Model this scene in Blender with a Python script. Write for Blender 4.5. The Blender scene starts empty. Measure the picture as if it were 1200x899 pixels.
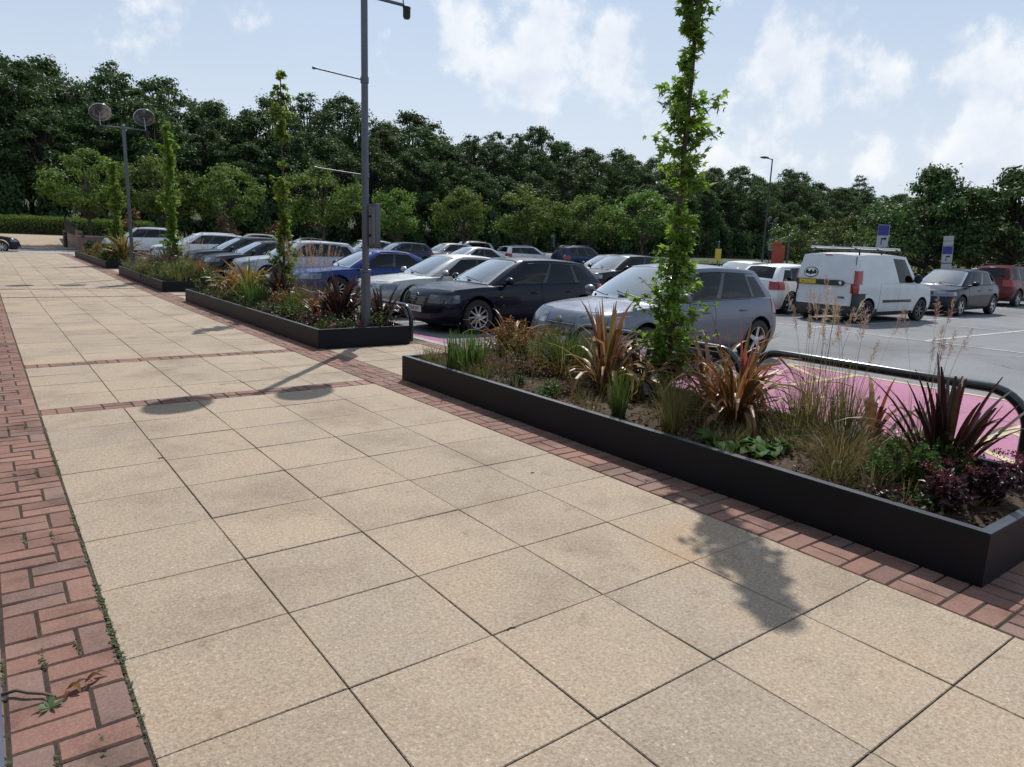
import bpy, bmesh, math, random
import numpy as np
from mathutils import Vector, Matrix
PI = math.pi
C = bpy.context.scene.collection
scene = bpy.context.scene

# ------------------------------------------------------------------ terrain
def smooth(a, b, x):
    t = min(max((x - a) / (b - a), 0.0), 1.0)
    return t * t * (3 - 2 * t)
def gz(y):                                  # the plaza climbs gently towards the far trees
    return 0.25 * smooth(12, 40, y) + 0.85 * smooth(45, 62, y)
def pz(x, y):                               # car park surface
    return gz(y) - 0.08 - 0.007 * min(max(x - 6, 0), 34)

# ------------------------------------------------------------------ materials
def new_mat(name):
    m = bpy.data.materials.new(name); m.use_nodes = True
    nt = m.node_tree; b = nt.nodes['Principled BSDF']
    return m, nt, b
def N(nt, typ, **kw):
    n = nt.nodes.new(typ)
    for k, v in kw.items():
        if k in n.inputs: n.inputs[k].default_value = v
        else: setattr(n, k, v)
    return n
def L(nt, a, b): nt.links.new(a, b)
def rgba(c): return (c[0], c[1], c[2], 1.0)
def ramp(nt, stops, fac=None, interp='LINEAR'):
    r = nt.nodes.new('ShaderNodeValToRGB'); e = r.color_ramp; e.interpolation = interp
    while len(e.elements) > 1: e.elements.remove(e.elements[-1])
    e.elements[0].position = stops[0][0]; e.elements[0].color = rgba(stops[0][1])
    for p, c in stops[1:]:
        x = e.elements.new(p); x.color = rgba(c)
    if fac is not None: L(nt, fac, r.inputs[0])
    return r
def mixc(nt, a, b, fac, mode='MIX'):
    m = nt.nodes.new('ShaderNodeMix'); m.data_type = 'RGBA'; m.blend_type = mode
    for sock, v in ((m.inputs[6], a), (m.inputs[7], b), (m.inputs[0], fac)):
        if isinstance(v, (int, float)): sock.default_value = v
        elif isinstance(v, tuple): sock.default_value = rgba(v)
        else: L(nt, v, sock)
    return m.outputs[2]
def simple(name, col, rough=.6, metal=0.0, var=.12, scale=8.0, bump=0.0, coat=0.0, spec=.5):
    m, nt, b = new_mat(name)
    b.inputs['Roughness'].default_value = rough; b.inputs['Metallic'].default_value = metal
    b.inputs['Coat Weight'].default_value = coat; b.inputs['Coat Roughness'].default_value = .04
    b.inputs['Specular IOR Level'].default_value = spec
    tc = N(nt, 'ShaderNodeTexCoord'); no = N(nt, 'ShaderNodeTexNoise', Scale=scale, Detail=5.0)
    L(nt, tc.outputs['Object'], no.inputs['Vector'])
    lo = tuple(c * (1 - var) for c in col); hi = tuple(min(1, c * (1 + var)) for c in col)
    r = ramp(nt, [(.3, lo), (.7, hi)], no.outputs['Fac'])
    L(nt, r.outputs[0], b.inputs['Base Color'])
    if bump:
        n2 = N(nt, 'ShaderNodeTexNoise', Scale=scale * 12, Detail=3.0); L(nt, tc.outputs['Object'], n2.inputs['Vector'])
        bp = N(nt, 'ShaderNodeBump', Strength=bump, Distance=.01); L(nt, n2.outputs['Fac'], bp.inputs['Height'])
        L(nt, bp.outputs[0], b.inputs['Normal'])
    return m
def paint(name, col, metal=.35, rough=.28):
    m, nt, b = new_mat(name)
    b.inputs['Metallic'].default_value = metal; b.inputs['Roughness'].default_value = rough
    b.inputs['Coat Weight'].default_value = .3; b.inputs['Coat Roughness'].default_value = .03; b.inputs['Specular IOR Level'].default_value = .2
    tc = N(nt, 'ShaderNodeTexCoord'); no = N(nt, 'ShaderNodeTexNoise', Scale=3.0, Detail=6.0)
    L(nt, tc.outputs['Object'], no.inputs['Vector'])
    r = ramp(nt, [(.35, tuple(c * .92 for c in col)), (.75, tuple(c * 1.04 + .004 for c in col))], no.outputs['Fac'])
    L(nt, r.outputs[0], b.inputs['Base Color'])
    r2 = ramp(nt, [(.3, (rough,) * 3), (.8, (rough + .12,) * 3)], no.outputs['Fac']); L(nt, r2.outputs[0], b.inputs['Roughness'])
    return m
def leafmat(name, cols, trans=.35, rough=.55, vein=0.0, spec=.3):
    """cols: list of colours picked per leaf (random per island)"""
    m, nt, b = new_mat(name)
    ge = N(nt, 'ShaderNodeNewGeometry')
    n = len(cols)
    r = ramp(nt, [((i + .0) / max(1, n - 1), c) for i, c in enumerate(cols)], ge.outputs['Random Per Island'])
    oi = N(nt, 'ShaderNodeObjectInfo')
    hv = N(nt, 'ShaderNodeHueSaturation'); L(nt, r.outputs[0], hv.inputs['Color'])
    mr = N(nt, 'ShaderNodeMapRange'); mr.inputs[3].default_value = .8; mr.inputs[4].default_value = 1.2
    L(nt, oi.outputs['Random'], mr.inputs[0]); L(nt, mr.outputs[0], hv.inputs['Value'])
    mr2 = N(nt, 'ShaderNodeMapRange'); mr2.inputs[3].default_value = .485; mr2.inputs[4].default_value = .515
    L(nt, oi.outputs['Random'], mr2.inputs[0]); L(nt, mr2.outputs[0], hv.inputs['Hue'])
    L(nt, hv.outputs[0], b.inputs['Base Color'])
    b.inputs['Roughness'].default_value = rough; b.inputs['Specular IOR Level'].default_value = spec
    tr = N(nt, 'ShaderNodeBsdfTranslucent'); 
    tcol = mixc(nt, hv.outputs[0], (1.0, 1.0, .35), .25, 'MULTIPLY'); L(nt, tcol, tr.inputs['Color'])
    ms = N(nt, 'ShaderNodeMixShader'); ms.inputs[0].default_value = trans
    L(nt, b.outputs[0], ms.inputs[1]); L(nt, tr.outputs[0], ms.inputs[2])
    L(nt, ms.outputs[0], nt.nodes['Material Output'].inputs['Surface'])
    return m
def glass(name, tint, dust_sheen, reflect=1.0, rough=.02):
    m, nt, b = new_mat(name)
    nt.nodes.remove(b)
    tr = N(nt, 'ShaderNodeBsdfTransparent'); tr.inputs['Color'].default_value = rgba(tint)
    di = N(nt, 'ShaderNodeBsdfDiffuse'); di.inputs['Color'].default_value = (.27, .42, .47, 1)  # thin dust; its teal is the sky's reflection painted into the colour
    gl = N(nt, 'ShaderNodeBsdfGlossy'); gl.inputs['Roughness'].default_value = rough
    a = N(nt, 'ShaderNodeMixShader'); a.inputs[0].default_value = dust_sheen
    L(nt, tr.outputs[0], a.inputs[1]); L(nt, di.outputs[0], a.inputs[2])
    fr = N(nt, 'ShaderNodeFresnel', IOR=1.6)
    mu = N(nt, 'ShaderNodeMath', operation='MULTIPLY'); mu.inputs[1].default_value = reflect; mu.use_clamp = True
    L(nt, fr.outputs[0], mu.inputs[0])
    c = N(nt, 'ShaderNodeMixShader'); L(nt, mu.outputs[0], c.inputs[0])
    L(nt, a.outputs[0], c.inputs[1]); L(nt, gl.outputs[0], c.inputs[2])
    L(nt, c.outputs[0], nt.nodes['Material Output'].inputs['Surface'])
    return m

M = {}
M['rubber'] = simple('rubber', (.016, .016, .017), .75)
M['trim'] = simple('black_trim', (.014, .015, .017), .45)
M['gloss_black'] = simple('gloss_black', (.008, .008, .01), .12, coat=.5)
M['gap'] = simple('seam_shadow', (.004, .004, .005), .9, spec=.1)
M['interior'] = simple('dark_cabin', (.02, .021, .024), .85)
M['seat'] = simple('seat_fabric', (.035, .037, .043), .9)
M['alloy'] = simple('alloy', (.5, .5, .52), .3, metal=.85)
M['dark_alloy'] = simple('dark_alloy', (.12, .12, .13), .35, metal=.8)
M['chrome'] = simple('chrome', (.7, .7, .72), .12, metal=1.0, var=.03)
def lampmat(name, lo, hi):
    m, nt, b = new_mat(name); tc = N(nt, 'ShaderNodeTexCoord')
    vo = N(nt, 'ShaderNodeTexVoronoi', Scale=6.0); L(nt, tc.outputs['Object'], vo.inputs['Vector'])
    r = ramp(nt, [(.0, hi), (.22, tuple(.6 * x + .4 * y for x, y in zip(lo, hi))), (.5, lo)], vo.outputs['Distance'])
    L(nt, r.outputs[0], b.inputs['Base Color']); b.inputs['Metallic'].default_value = .5
    b.inputs['Roughness'].default_value = .12; b.inputs['Coat Weight'].default_value = 1.0; b.inputs['Coat Roughness'].default_value = .02
    return m
M['headlamp'] = lampmat('headlamp_lens', (.13, .14, .16), (.5, .52, .56))
M['dark_headlamp'] = lampmat('dark_headlamp_lens', (.025, .028, .036), (.3, .32, .36))
M['tail'] = simple('red_lens', (.26, .006, .008), .2, coat=.4, scale=30, var=.3)
M['amber'] = simple('amber_lens', (.55, .18, .02), .15, coat=1.0)
M['plate_white'] = simple('white_plate', (.62, .62, .58), .5)
M['plate_yellow'] = simple('yellow_plate', (.62, .42, .03), .5)
M['black_ink'] = simple('black_ink', (.006, .006, .007), .6)
M['screen_glass'] = glass('windscreen_glass', (.5, .62, .64), .13, 3.4)
M['side_glass'] = glass('side_glass', (.05, .058, .066), .004, .7)
M['white_ink'] = simple('white_print', (.7, .7, .68), .5)

# ------------------------------------------------------------------ objects
def tag(o, label=None, cat=None, group=None, kind=None):
    if label: o['label'] = label
    if cat: o['category'] = cat
    if group: o['group'] = group
    if kind: o['kind'] = kind
    return o
def thing(name, label, cat, loc=(0, 0, 0), rz=0.0, group=None):
    o = bpy.data.objects.new(name, None); C.objects.link(o)
    o.empty_display_size = .2
    o.location = loc; o.rotation_euler = (0, 0, rz)
    return tag(o, label, cat, group)
def link(name, me, parent=None, mats=None, smooth_angle=None):
    o = bpy.data.objects.new(name, me); C.objects.link(o)
    if mats is not None and len(me.materials) == 0:
        for m in (mats if isinstance(mats, (list, tuple)) else [mats]): me.materials.append(m)
    if smooth_angle is not None: shade(me, smooth_angle)
    if parent: o.parent = parent
    return o
def shade(me, ang=35):
    me.polygons.foreach_set('use_smooth', [True] * len(me.polygons))
    me.set_sharp_from_angle(angle=math.radians(ang))
def bobj(name, bm, mats, parent=None, ang=None):
    me = bpy.data.meshes.new(name); bm.to_mesh(me); bm.free()
    return link(name, me, parent, mats, ang)
def pyobj(name, verts, faces, mats, parent=None, ang=None, fm=None):
    me = bpy.data.meshes.new(name); me.from_pydata([tuple(v) for v in verts], [], faces)
    if fm is not None: 
        for m in mats: me.materials.append(m)
        me.polygons.foreach_set('material_index', fm)
    me.update()
    return link(name, me, parent, mats, ang)
def struct(o, kind='structure'):
    o['kind'] = kind; return o
def kids(o): return [c for c in o.children]
def copy_tree(o, parent=None, swap=None):
    c = o.copy(); C.objects.link(c); c.parent = parent
    if swap and c.type == 'MESH':
        for i, s in enumerate(c.material_slots):
            if s.material in swap:
                s.link = 'OBJECT'; s.material = swap[c.data.materials[i]]
    for ch in kids(o): copy_tree(ch, c, swap)
    return c
def box(bm, lo, hi, mat=0, bev=0.0):
    x0, y0, z0 = lo; x1, y1, z1 = hi
    vs = [bm.verts.new(p) for p in ((x0,y0,z0),(x1,y0,z0),(x1,y1,z0),(x0,y1,z0),(x0,y0,z1),(x1,y0,z1),(x1,y1,z1),(x0,y1,z1))]
    fs = [bm.faces.new([vs[i] for i in f]) for f in ((3,2,1,0),(4,5,6,7),(0,1,5,4),(1,2,6,5),(2,3,7,6),(3,0,4,7))]
    for f in fs: f.material_index = mat
    if bev:
        es = list({e for f in fs for e in f.edges})
        bmesh.ops.bevel(bm, geom=es, offset=bev, segments=2, affect='EDGES', profile=.6)
    return fs
def tube(bm, pts, r, n=8, mat=0, caps=True):
    """swept tube; r a number or one per point"""
    pts = [Vector(p) for p in pts]; rs = r if isinstance(r, (list, tuple)) else [r] * len(pts)
    rings = []; prev = None
    for i, p in enumerate(pts):
        d = (pts[min(i + 1, len(pts) - 1)] - pts[max(i - 1, 0)]).normalized()
        if prev is None:
            u = d.orthogonal().normalized()
        else:
            u = (prev - d * prev.dot(d)); u = u.normalized() if u.length > 1e-6 else d.orthogonal().normalized()
        prev = u; w = d.cross(u)
        rings.append([bm.verts.new(p + rs[i] * (math.cos(2*PI*k/n) * u + math.sin(2*PI*k/n) * w)) for k in range(n)])
    for a, b in zip(rings, rings[1:]):
        for k in range(n):
            f = bm.faces.new((a[k], a[(k+1) % n], b[(k+1) % n], b[k])); f.material_index = mat; f.smooth = True
    if caps:
        f = bm.faces.new(list(reversed(rings[0]))); f.material_index = mat
        f = bm.faces.new(rings[-1]); f.material_index = mat
def lathe(bm, prof, n=24, mat=0, origin=(0, 0, 0), axis='Z'):
    """prof: list of (r, h)"""
    rings = []
    o = Vector(origin)
    for r, h in prof:
        ring = []
        for k in range(n):
            a = 2 * PI * k / n
            if axis == 'Z': v = Vector((r * math.cos(a), r * math.sin(a), h))
            else: v = Vector((r * math.cos(a), h, r * math.sin(a)))
            ring.append(bm.verts.new(o + v))
        rings.append(ring)
    for a, b in zip(rings, rings[1:]):
        for k in range(n):
            vs = (a[k], a[(k+1) % n], b[(k+1) % n], b[k])
            try: f = bm.faces.new(vs if axis == 'Z' else tuple(reversed(vs)))
            except ValueError: continue
            f.material_index = mat; f.smooth = True
    return rings
def text_mesh(s, size):
    cu = bpy.data.curves.new('lettering', 'FONT'); cu.body = s; cu.size = size; cu.align_x = 'CENTER'; cu.align_y = 'CENTER'
    cu.extrude = .0015
    o = bpy.data.objects.new('lettering', cu); C.objects.link(o)
    dg = bpy.context.evaluated_depsgraph_get(); dg.update()
    me = bpy.data.meshes.new_from_object(o.evaluated_get(dg))
    bpy.data.objects.remove(o); bpy.data.curves.remove(cu)
    return me
# ------------------------------------------------------------------ vehicles (nose towards +X, origin on the road under the middle)
TR = [0, .05, .13, .22, .32, .42, .52, .62, .70, .78, .86, .93, 1.0]
def curve(pts):
    xs = np.array([p[0] for p in pts], float); ys = np.array([p[1] for p in pts], float)
    m = np.zeros(len(xs)); d = np.diff(ys) / np.diff(xs)
    m[0], m[-1] = d[0], d[-1]
    for i in range(1, len(xs) - 1):
        m[i] = 0 if d[i-1] * d[i] <= 0 else 2 * d[i-1] * d[i] / (d[i-1] + d[i])
    def f(x):
        x = min(max(x, xs[0]), xs[-1]); i = min(max(int(np.searchsorted(xs, x)) - 1, 0), len(xs) - 2)
        h = xs[i+1] - xs[i]; t = (x - xs[i]) / h
        return float((2*t**3-3*t**2+1)*ys[i] + (t**3-2*t**2+t)*h*m[i] + (-2*t**3+3*t**2)*ys[i+1] + (t**3-t**2)*h*m[i+1])
    return f
W_PROF = curve([(0, .885), (.06, .925), (.15, .955), (.3, .985), (.45, 1.0), (.6, .997), (.75, .985), (.9, .955), (1, .915)])

def patch(name, V, F, sel, mats, parent, off=.004, inset=.0, fm=None, ang=40):
    """the chosen faces of a surface as a part of its own, set slightly proud"""
    bm = bmesh.new(); mp = {}
    for fi in sel:
        vs = []
        for i in F[fi]:
            if i not in mp: mp[i] = bm.verts.new(V[i])
            vs.append(mp[i])
        try: bm.faces.new(vs)
        except ValueError: pass
    bm.normal_update()
    if inset:
        r = bmesh.ops.inset_region(bm, faces=list(bm.faces), thickness=inset, use_even_offset=True, use_boundary=True)
        bmesh.ops.delete(bm, geom=r['faces'], context='FACES')
    bm.normal_update()
    for v in bm.verts: v.co += v.normal * off
    # a folded rim so that the panel has thickness
    bd = [e for e in bm.edges if e.is_boundary]
    r = bmesh.ops.extrude_edge_only(bm, edges=bd)
    for v in [g for g in r['geom'] if isinstance(g, bmesh.types.BMVert)]:
        n = Vector((0, 0, 0))
        for f in v.link_faces: n += f.normal
        v.co -= (v.normal if v.normal.length > 0 else n) * 0
    bm.normal_update()
    return bobj(name, bm, mats, parent, ang)

def make_wheel(R, Wd, style, rim_mat, parent, x, y, side):
    w = bpy.data.objects.new('wheel', None); C.objects.link(w); w.empty_display_size = .1
    w.parent = parent; w.location = (x, y, R); w.rotation_euler = (0, random.uniform(0, 6), 0 if side > 0 else PI)
    key = (round(R, 3), round(Wd, 3), style, rim_mat.name)
    if key not in make_wheel.cache:
        bm = bmesh.new(); h = Wd / 2
        lathe(bm, [(R*.66, -h*.8), (R*.72, -h), (R*.93, -h), (R*.99, -h*.75), (R, -h*.4), (R, h*.4), (R*.99, h*.75), (R*.93, h), (R*.72, h), (R*.66, h*.8), (R*.66, -h*.8)], 40, axis='Y')
        bmesh.ops.recalc_face_normals(bm, faces=bm.faces)
        mt = bpy.data.meshes.new('tyre'); bm.to_mesh(mt); bm.free(); mt.materials.append(M['rubber']); shade(mt, 40)
        bm = bmesh.new()
        rr = R * .675
        lathe(bm, [(rr*.985, -h*.7), (rr, h*.8), (rr*.97, h*.86), (rr*.93, h*.8), (rr*.9, h*.1), (rr*.88, -h*.6), (0.02, -h*.6)], 40, axis='Y')
        bmesh.ops.recalc_face_normals(bm, faces=bm.faces)
        for f in bm.faces:
            if f.calc_center_median().y < h * .0: f.material_index = 1
        ns = {'five': 5, 'multi': 10, 'seven': 7, 'twin': 10}[style]
        for k in range(ns):
            a = 2 * PI * k / ns
            if style == 'twin': a = 2 * PI * (k // 2) / 5 + (.14 if k % 2 else -.14)
            wd = {'five': .030, 'multi': .014, 'seven': .022, 'twin': .013}[style] * R / .32
            vs = []
            for rad, ww, yy in ((R*.1, wd*1.1, h*.68), (rr*.95, wd*1.0, h*.74)):
                for s in (-1, 1):
                    for dy in (0, -.03):
                        vs.append(bm.verts.new((rad*math.cos(a) - s*ww*math.sin(a), yy + dy, rad*math.sin(a) + s*ww*math.cos(a))))
            for f in ((0,2,6,4),(1,5,7,3),(0,4,5,1),(2,3,7,6)):
                bm.faces.new([vs[i] for i in f])
        lathe(bm, [(R*.17, h*.5), (R*.17, h*.72), (R*.1, h*.8), (0.001, h*.8)], 16, axis='Y')
        lathe(bm, [(rr*.62, -h*.2), (rr*.62, h*.1), (0.03, h*.1)], 24, mat=1, axis='Y')
        bmesh.ops.recalc_face_normals(bm, faces=bm.faces)
        mr = bpy.data.meshes.new('rim'); bm.to_mesh(mr); bm.free(); mr.materials.append(rim_mat); mr.materials.append(M['gap']); shade(mr, 30)
        make_wheel.cache[key] = (mt, mr)
    mt, mr = make_wheel.cache[key]
    link('tyre', mt, w); link('rim', mr, w)
make_wheel.cache = {}

def make_car(sp, name, label, cat, pmat, group=None):
    """sp: dictionary of dimensions and outline points for one body style"""
    root = thing(name, label, cat, group=group)
    Ln, W, H = sp['L'], sp['W'], sp['H']
    hl, hw = Ln / 2, W / 2
    wb = sp['wb']; xfw = hl - sp['fo']; xrw = xfw - wb; R = sp['R']
    zb = sp.get('clear', .19)
    ztop = curve(sp['belt'])                 # shoulder line, (x, z) from tail to nose
    bow = sp.get('bow', .17); rc = sp.get('rc', .2); rbow = sp.get('rbow', .1)
    fprof = curve(sp.get('fprof', [(0, -.09), (.13, -.025), (.3, 0), (.45, -.003), (.62, -.03), (.8, -.075), (.92, -.13), (1, -.2)]))
    rprof = curve(sp.get('rprof', [(0, -.1), (.13, -.03), (.3, 0), (.45, -.005), (.55, -.04), (.8, -.06), (1, -.1)]))
    sh = sp.get('shoulder', 0)
    def WP(t): return W_PROF(t) + sh * max(0, (t - .6) / .4) ** 1.5
    def taper(x): return 1 - .055 * max(0, (abs(x) / hl - .45) / .55) ** 1.6
    nf = 9
    fys = [.8 * j / nf for j in range(nf + 1)]
    xsA = hl - .25 - bow - rc; xsB = -(hl - .12 - rbow - rc)
    cuts = sorted(set([xsA, xsB] + sp['doors'] + [xfw - R - .09, xrw + R + .09]))
    stations = []
    for a, b in zip(cuts, cuts[1:]):
        k = max(1, int(round((b - a) / .11)))
        stations += [a + (b - a) * i / k for i in range(k)]
    stations.append(xsB if cuts[-1] == xsB else cuts[-1])
    stations = sorted(stations, reverse=True)
    def column_xy(t):
        w = hw * WP(t); xf = hl + fprof(t); xr = -hl - rprof(t); pts = []
        for fy in fys: pts.append((xf - bow * fy * fy, fy * w * taper(xf)))
        a = Vector((xf - bow * .64, .8 * w * taper(xf))); c = Vector((stations[0], w * taper(stations[0])))
        ctl = Vector((xf - bow * .97, w * taper(xf) * .985))
        for i in range(1, 5):
            s = i / 5; p = a * (1-s)**2 + ctl * 2*s*(1-s) + c * s*s; pts.append((p.x, p.y))
        for x in stations: pts.append((x, w * taper(x)))
        a = Vector((stations[-1], w * taper(stations[-1]))); c = Vector((xr + rbow * .64, .8 * w * taper(xr)))
        ctl = Vector((xr + rbow * .97, w * taper(xr) * .985))
        for i in range(1, 5):
            s = i / 5; p = a * (1-s)**2 + ctl * 2*s*(1-s) + c * s*s; pts.append((p.x, p.y))
        for fy in reversed(fys): pts.append((xr + rbow * fy * fy, fy * w * taper(xr)))
        return pts
    cols = [column_xy(t) for t in TR]; nc = len(cols[0]); nt = len(TR)
    V, F, FM = [], [], []; idx = {}
    crown = sp.get('crown', .06)
    def zt_at(c): return ztop(cols[-1][c][0])
    for s in (1, -1):
        for c in range(nc):
            zt = zt_at(c)
            for k, t in enumerate(TR):
                x, y = cols[k][c]
                if s < 0 and c in (0, nc - 1): idx[(s, c, k)] = idx[(1, c, k)]; continue
                cr = crown * .0
                V.append((x, s * y, zb + (zt - zb) * t)); idx[(s, c, k)] = len(V) - 1
    # raise the nose and tail middle a little (bonnet crown meets the grille)
    for s in (1, -1):
        for c in range(nc):
            x, y = cols[-1][c]; f = y / (hw * .92)
            for k, t in enumerate(TR):
                if t > .6:
                    i = idx[(s, c, k)]
                    if s < 0 and c in (0, nc - 1): continue
                    if c <= nf + 2 or c >= nc - nf - 3:
                        V[i] = (V[i][0], V[i][1], V[i][2] + crown * .6 * (1 - f*f) * (t - .6) / .4)
    face_at = {}
    def addf(q, m=0):
        q2 = []
        for i in q:
            if i not in q2: q2.append(i)
        if len(q2) < 3: return None
        F.append(tuple(q2)); FM.append(m); return len(F) - 1
    for s in (1, -1):
        for c in range(nc - 1):
            for k in range(nt - 1):
                q = [idx[(s, c, k)], idx[(s, c, k+1)], idx[(s, c+1, k+1)], idx[(s, c+1, k)]]
                if s > 0: q = q[::-1]
                face_at[(s, c, k)] = addf(q)
    # bonnet, deck and the floor of the cabin
    nm = 6; capi = {}
    cow, tail = sp['gb'][0], sp['gb'][1]
    for c in range(nc):
        xl, yl = cols[-1][c]; zl = V[idx[(1, c, nt-1)]][2]
        for m in range(-nm, nm + 1):
            f = m / nm
            if abs(m) == nm: capi[(c, m)] = idx[(1 if m > 0 else -1, c, nt-1)]; continue
            if c in (0, nc - 1): capi[(c, m)] = idx[(1, c, nt-1)]; continue
            fr = yl / (hw * .92)
            full = crown * (1 - (f * fr) ** 2); edge = crown * (1 - fr * fr)
            endk = 1.0
            base = zl - (crown * .6 * (1 - fr*fr) if (c <= nf + 2 or c >= nc - nf - 3) else 0)
            z = zl + (full - edge) * (.6 if (c <= nf + 2 or c >= nc - nf - 3) else 1.0)
            V.append((xl, f * yl, z)); capi[(c, m)] = len(V) - 1
    cap_faces = {}
    for c in range(nc - 1):
        for m in range(-nm, nm):
            xm = (cols[-1][c][0] + cols[-1][c+1][0]) / 2
            fm_ = (m + .5) / nm; inside = tail + .05 + .1 * fm_**2 < xm < cow - .1 - .3 * fm_**2 and -nm < m < nm - 1
            cap_faces[(c, m)] = addf([capi[(c, m)], capi[(c+1, m)], capi[(c+1, m+1)], capi[(c, m+1)]], 2 if inside else 0)
    for c in range(nc - 1):                  # underside
        addf([idx[(1, c, 0)], idx[(1, c+1, 0)], idx[(-1, c+1, 0)], idx[(-1, c, 0)]], 1)
    # --- bumper / sill trim below a given height
    if sp.get('trim_t'):
        for (s, c, k), fi in face_at.items():
            if fi is not None and TR[k+1] <= sp['trim_t'] + 1e-6: FM[fi] = 1
    if sp.get('van'):                        # black rear bumper wrapping round the corners
        for (s, c, k), fi in face_at.items():
            if fi is not None and c >= nc - nf - 9 and TR[k+1] <= (.71 if c < nc - nf - 3 else .33): FM[fi] = 1
    # --- doors
    st0 = nf + 5
    def col_of(x): return st0 + min(range(len(stations)), key=lambda i: abs(stations[i] - x))
    doors = []
    dl = sorted(sp['doors'], reverse=True)
    for a, b in zip(dl, dl[1:]):
        doors.append((col_of(a), col_of(b)))
    door_sel = []
    for s in (1, -1):
        for di, (ca, cb) in enumerate(doors):
            sel = []
            for c in range(ca, cb):
                xm = (stations[c - st0] + stations[min(c + 1 - st0, len(stations) - 1)]) / 2
                for k in range(2, nt - 1):
                    zc = zb + (ztop(xm) - zb) * (TR[k] + TR[k+1]) / 2
                    if math.hypot(xm - xrw, zc - R) < R + .13: continue
                    fi = face_at[(s, c, k)]; sel.append(fi); FM[fi] = 3
            door_sel.append((s, di, sel))
    # --- lamps, grille and intakes as faces of the nose and tail
    def pick(c0, c1, t0, t1, sides=(1, -1)):
        return [[face_at[(s, c, k)] for c in range(c0, c1) for k in range(nt - 1) if TR[k] >= t0 - 1e-6 and TR[k+1] <= t1 + 1e-6 and face_at[(s, c, k)] is not None] for s in sides]
    me = bpy.data.meshes.new('body'); me.from_pydata(V, [], F)
    for m in (pmat, M['trim'], M['interior'], M['gap']): me.materials.append(m)
    me.polygons.foreach_set('material_index', FM); me.update()
    bm = bmesh.new(); bm.from_mesh(me); bmesh.ops.remove_doubles(bm, verts=bm.verts, dist=.0004)
    bmesh.ops.recalc_face_normals(bm, faces=bm.faces); bm.to_mesh(me); bm.free()
    body = link('body', me, root)
    for xw in (xfw, xrw):                    # wheel arches
        cb = bmesh.new(); bmesh.ops.create_cone(cb, cap_ends=True, segments=44, radius1=R + .055, radius2=R + .055, depth=W + .6)
        bmesh.ops.rotate(cb, verts=cb.verts, cent=(0, 0, 0), matrix=Matrix.Rotation(PI/2, 3, 'X'))
        bmesh.ops.translate(cb, verts=cb.verts, vec=(xw, 0, R + .01))
        cme = bpy.data.meshes.new('cut'); cb.to_mesh(cme); cb.free(); cme.materials.append(M['trim'])
        co = bpy.data.objects.new('cut', cme); C.objects.link(co)
        md = body.modifiers.new('b', 'BOOLEAN'); md.object = co; md.operation = 'DIFFERENCE'; md.solver = 'EXACT'
        try: md.material_mode = 'TRANSFER'
        except Exception: pass
        dg = bpy.context.evaluated_depsgraph_get(); dg.update()
        nme = bpy.data.meshes.new_from_object(body.evaluated_get(dg))
        body.modifiers.clear(); old = body.data; body.data = nme; bpy.data.meshes.remove(old)
        bpy.data.objects.remove(co); bpy.data.meshes.remove(cme)
    body.data.name = 'body'; shade(body.data, 32)
    # arch lips
    for xw in (xfw, xrw):
        for s in (1, -1):
            bm = bmesh.new(); pts = []
            for i in range(25):
                a = math.radians(-12 + 204 * i / 24); x = xw + (R + .06) * math.cos(a); z = R + .01 + (R + .06) * math.sin(a)
                if z < zb: continue
                t = min(1, max(0, (z - zb) / (ztop(x) - zb))); pts.append((x, s * (hw * W_PROF(t) * taper(x) - .004), z))
            tube(bm, pts, .014, 6)
            bobj('arch_lip', bm, M['trim'] if sp.get('black_arch') else pmat, body, 60)
    # --- door parts
    for s, di, sel in door_sel:
        d = patch('door', V, F, sel, pmat, root, off=.0035, inset=.005)
        ca, cb_ = doors[di]; xh = stations[cb_ - st0] + (.2 if di == 0 or not sp.get('van') else .2); t = sp.get('handle_t', .8)
        yh = hw * W_PROF(t) * taper(xh); zh = zb + (ztop(xh) - zb) * t
        bm = bmesh.new(); tube(bm, [(xh - .09, s*(yh - .0), zh - .004), (xh - .07, s*(yh + .028), zh), (xh + .07, s*(yh + .028), zh), (xh + .09, s*(yh - .0), zh - .004)], [.012, .015, .015, .012], 8)
        bobj('handle', bm, M['trim'] if sp.get('black_handle') else pmat, d, 60)
    # --- glasshouse
    gcow, gtail = sp['gb']; ghead, grear = sp['gr']; roof = curve(sp['roof'])
    gyb, gyr = hw * sp.get('gyb', .885), hw * sp.get('gyr', .70)
    GT = [0, .06, .14, .3, .46, .62, .78, .88, .94, 1.0]
    gfy = [.9 * j / 7 for j in range(8)]
    us = sorted(set([0, 1] + [round(u, 3) for w_ in sp['win'] for u in w_[:2]]))
    uu = []
    for a, b in zip(us, us[1:]):
        k = max(1, int(round((b - a) / .07))); uu += [a + (b - a) * i / k for i in range(k)]
    uu.append(1.0)
    gb_bow, gr_bow, tb_bow, tr_bow = sp.get('gbow', (.2, .1, .1, .06))
    gside = curve(sp.get('gside', [(0, .93), (.2, .985), (.5, 1.0), (.8, .975), (1, .9)])); gcf, grf = sp.get('gcf', (.885, .9))
    def gcol(level):
        xf, xr, wd, bf, br = (gcow, gtail, gyb, gb_bow, tb_bow) if level == 0 else (ghead, grear, gyr, gr_bow, tr_bow)
        pts = [(xf - bf * fy * fy, fy * wd * .93) for fy in gfy]
        xs0 = xf - bf - .05; xs1 = xr + br + .06
        pts.append(((pts[-1][0] * .45 + xs0 * .55), wd * .93 * .965 if False else wd * .915))
        for u in uu:
            x = xs0 + (xs1 - xs0) * u; pts.append((x, wd * gside(u)))
        pts.append((xr + br * .95, wd * gcf))
        pts += [(xr + br * fy * fy, fy * wd * grf) for fy in reversed(gfy)]
        return pts
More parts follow.
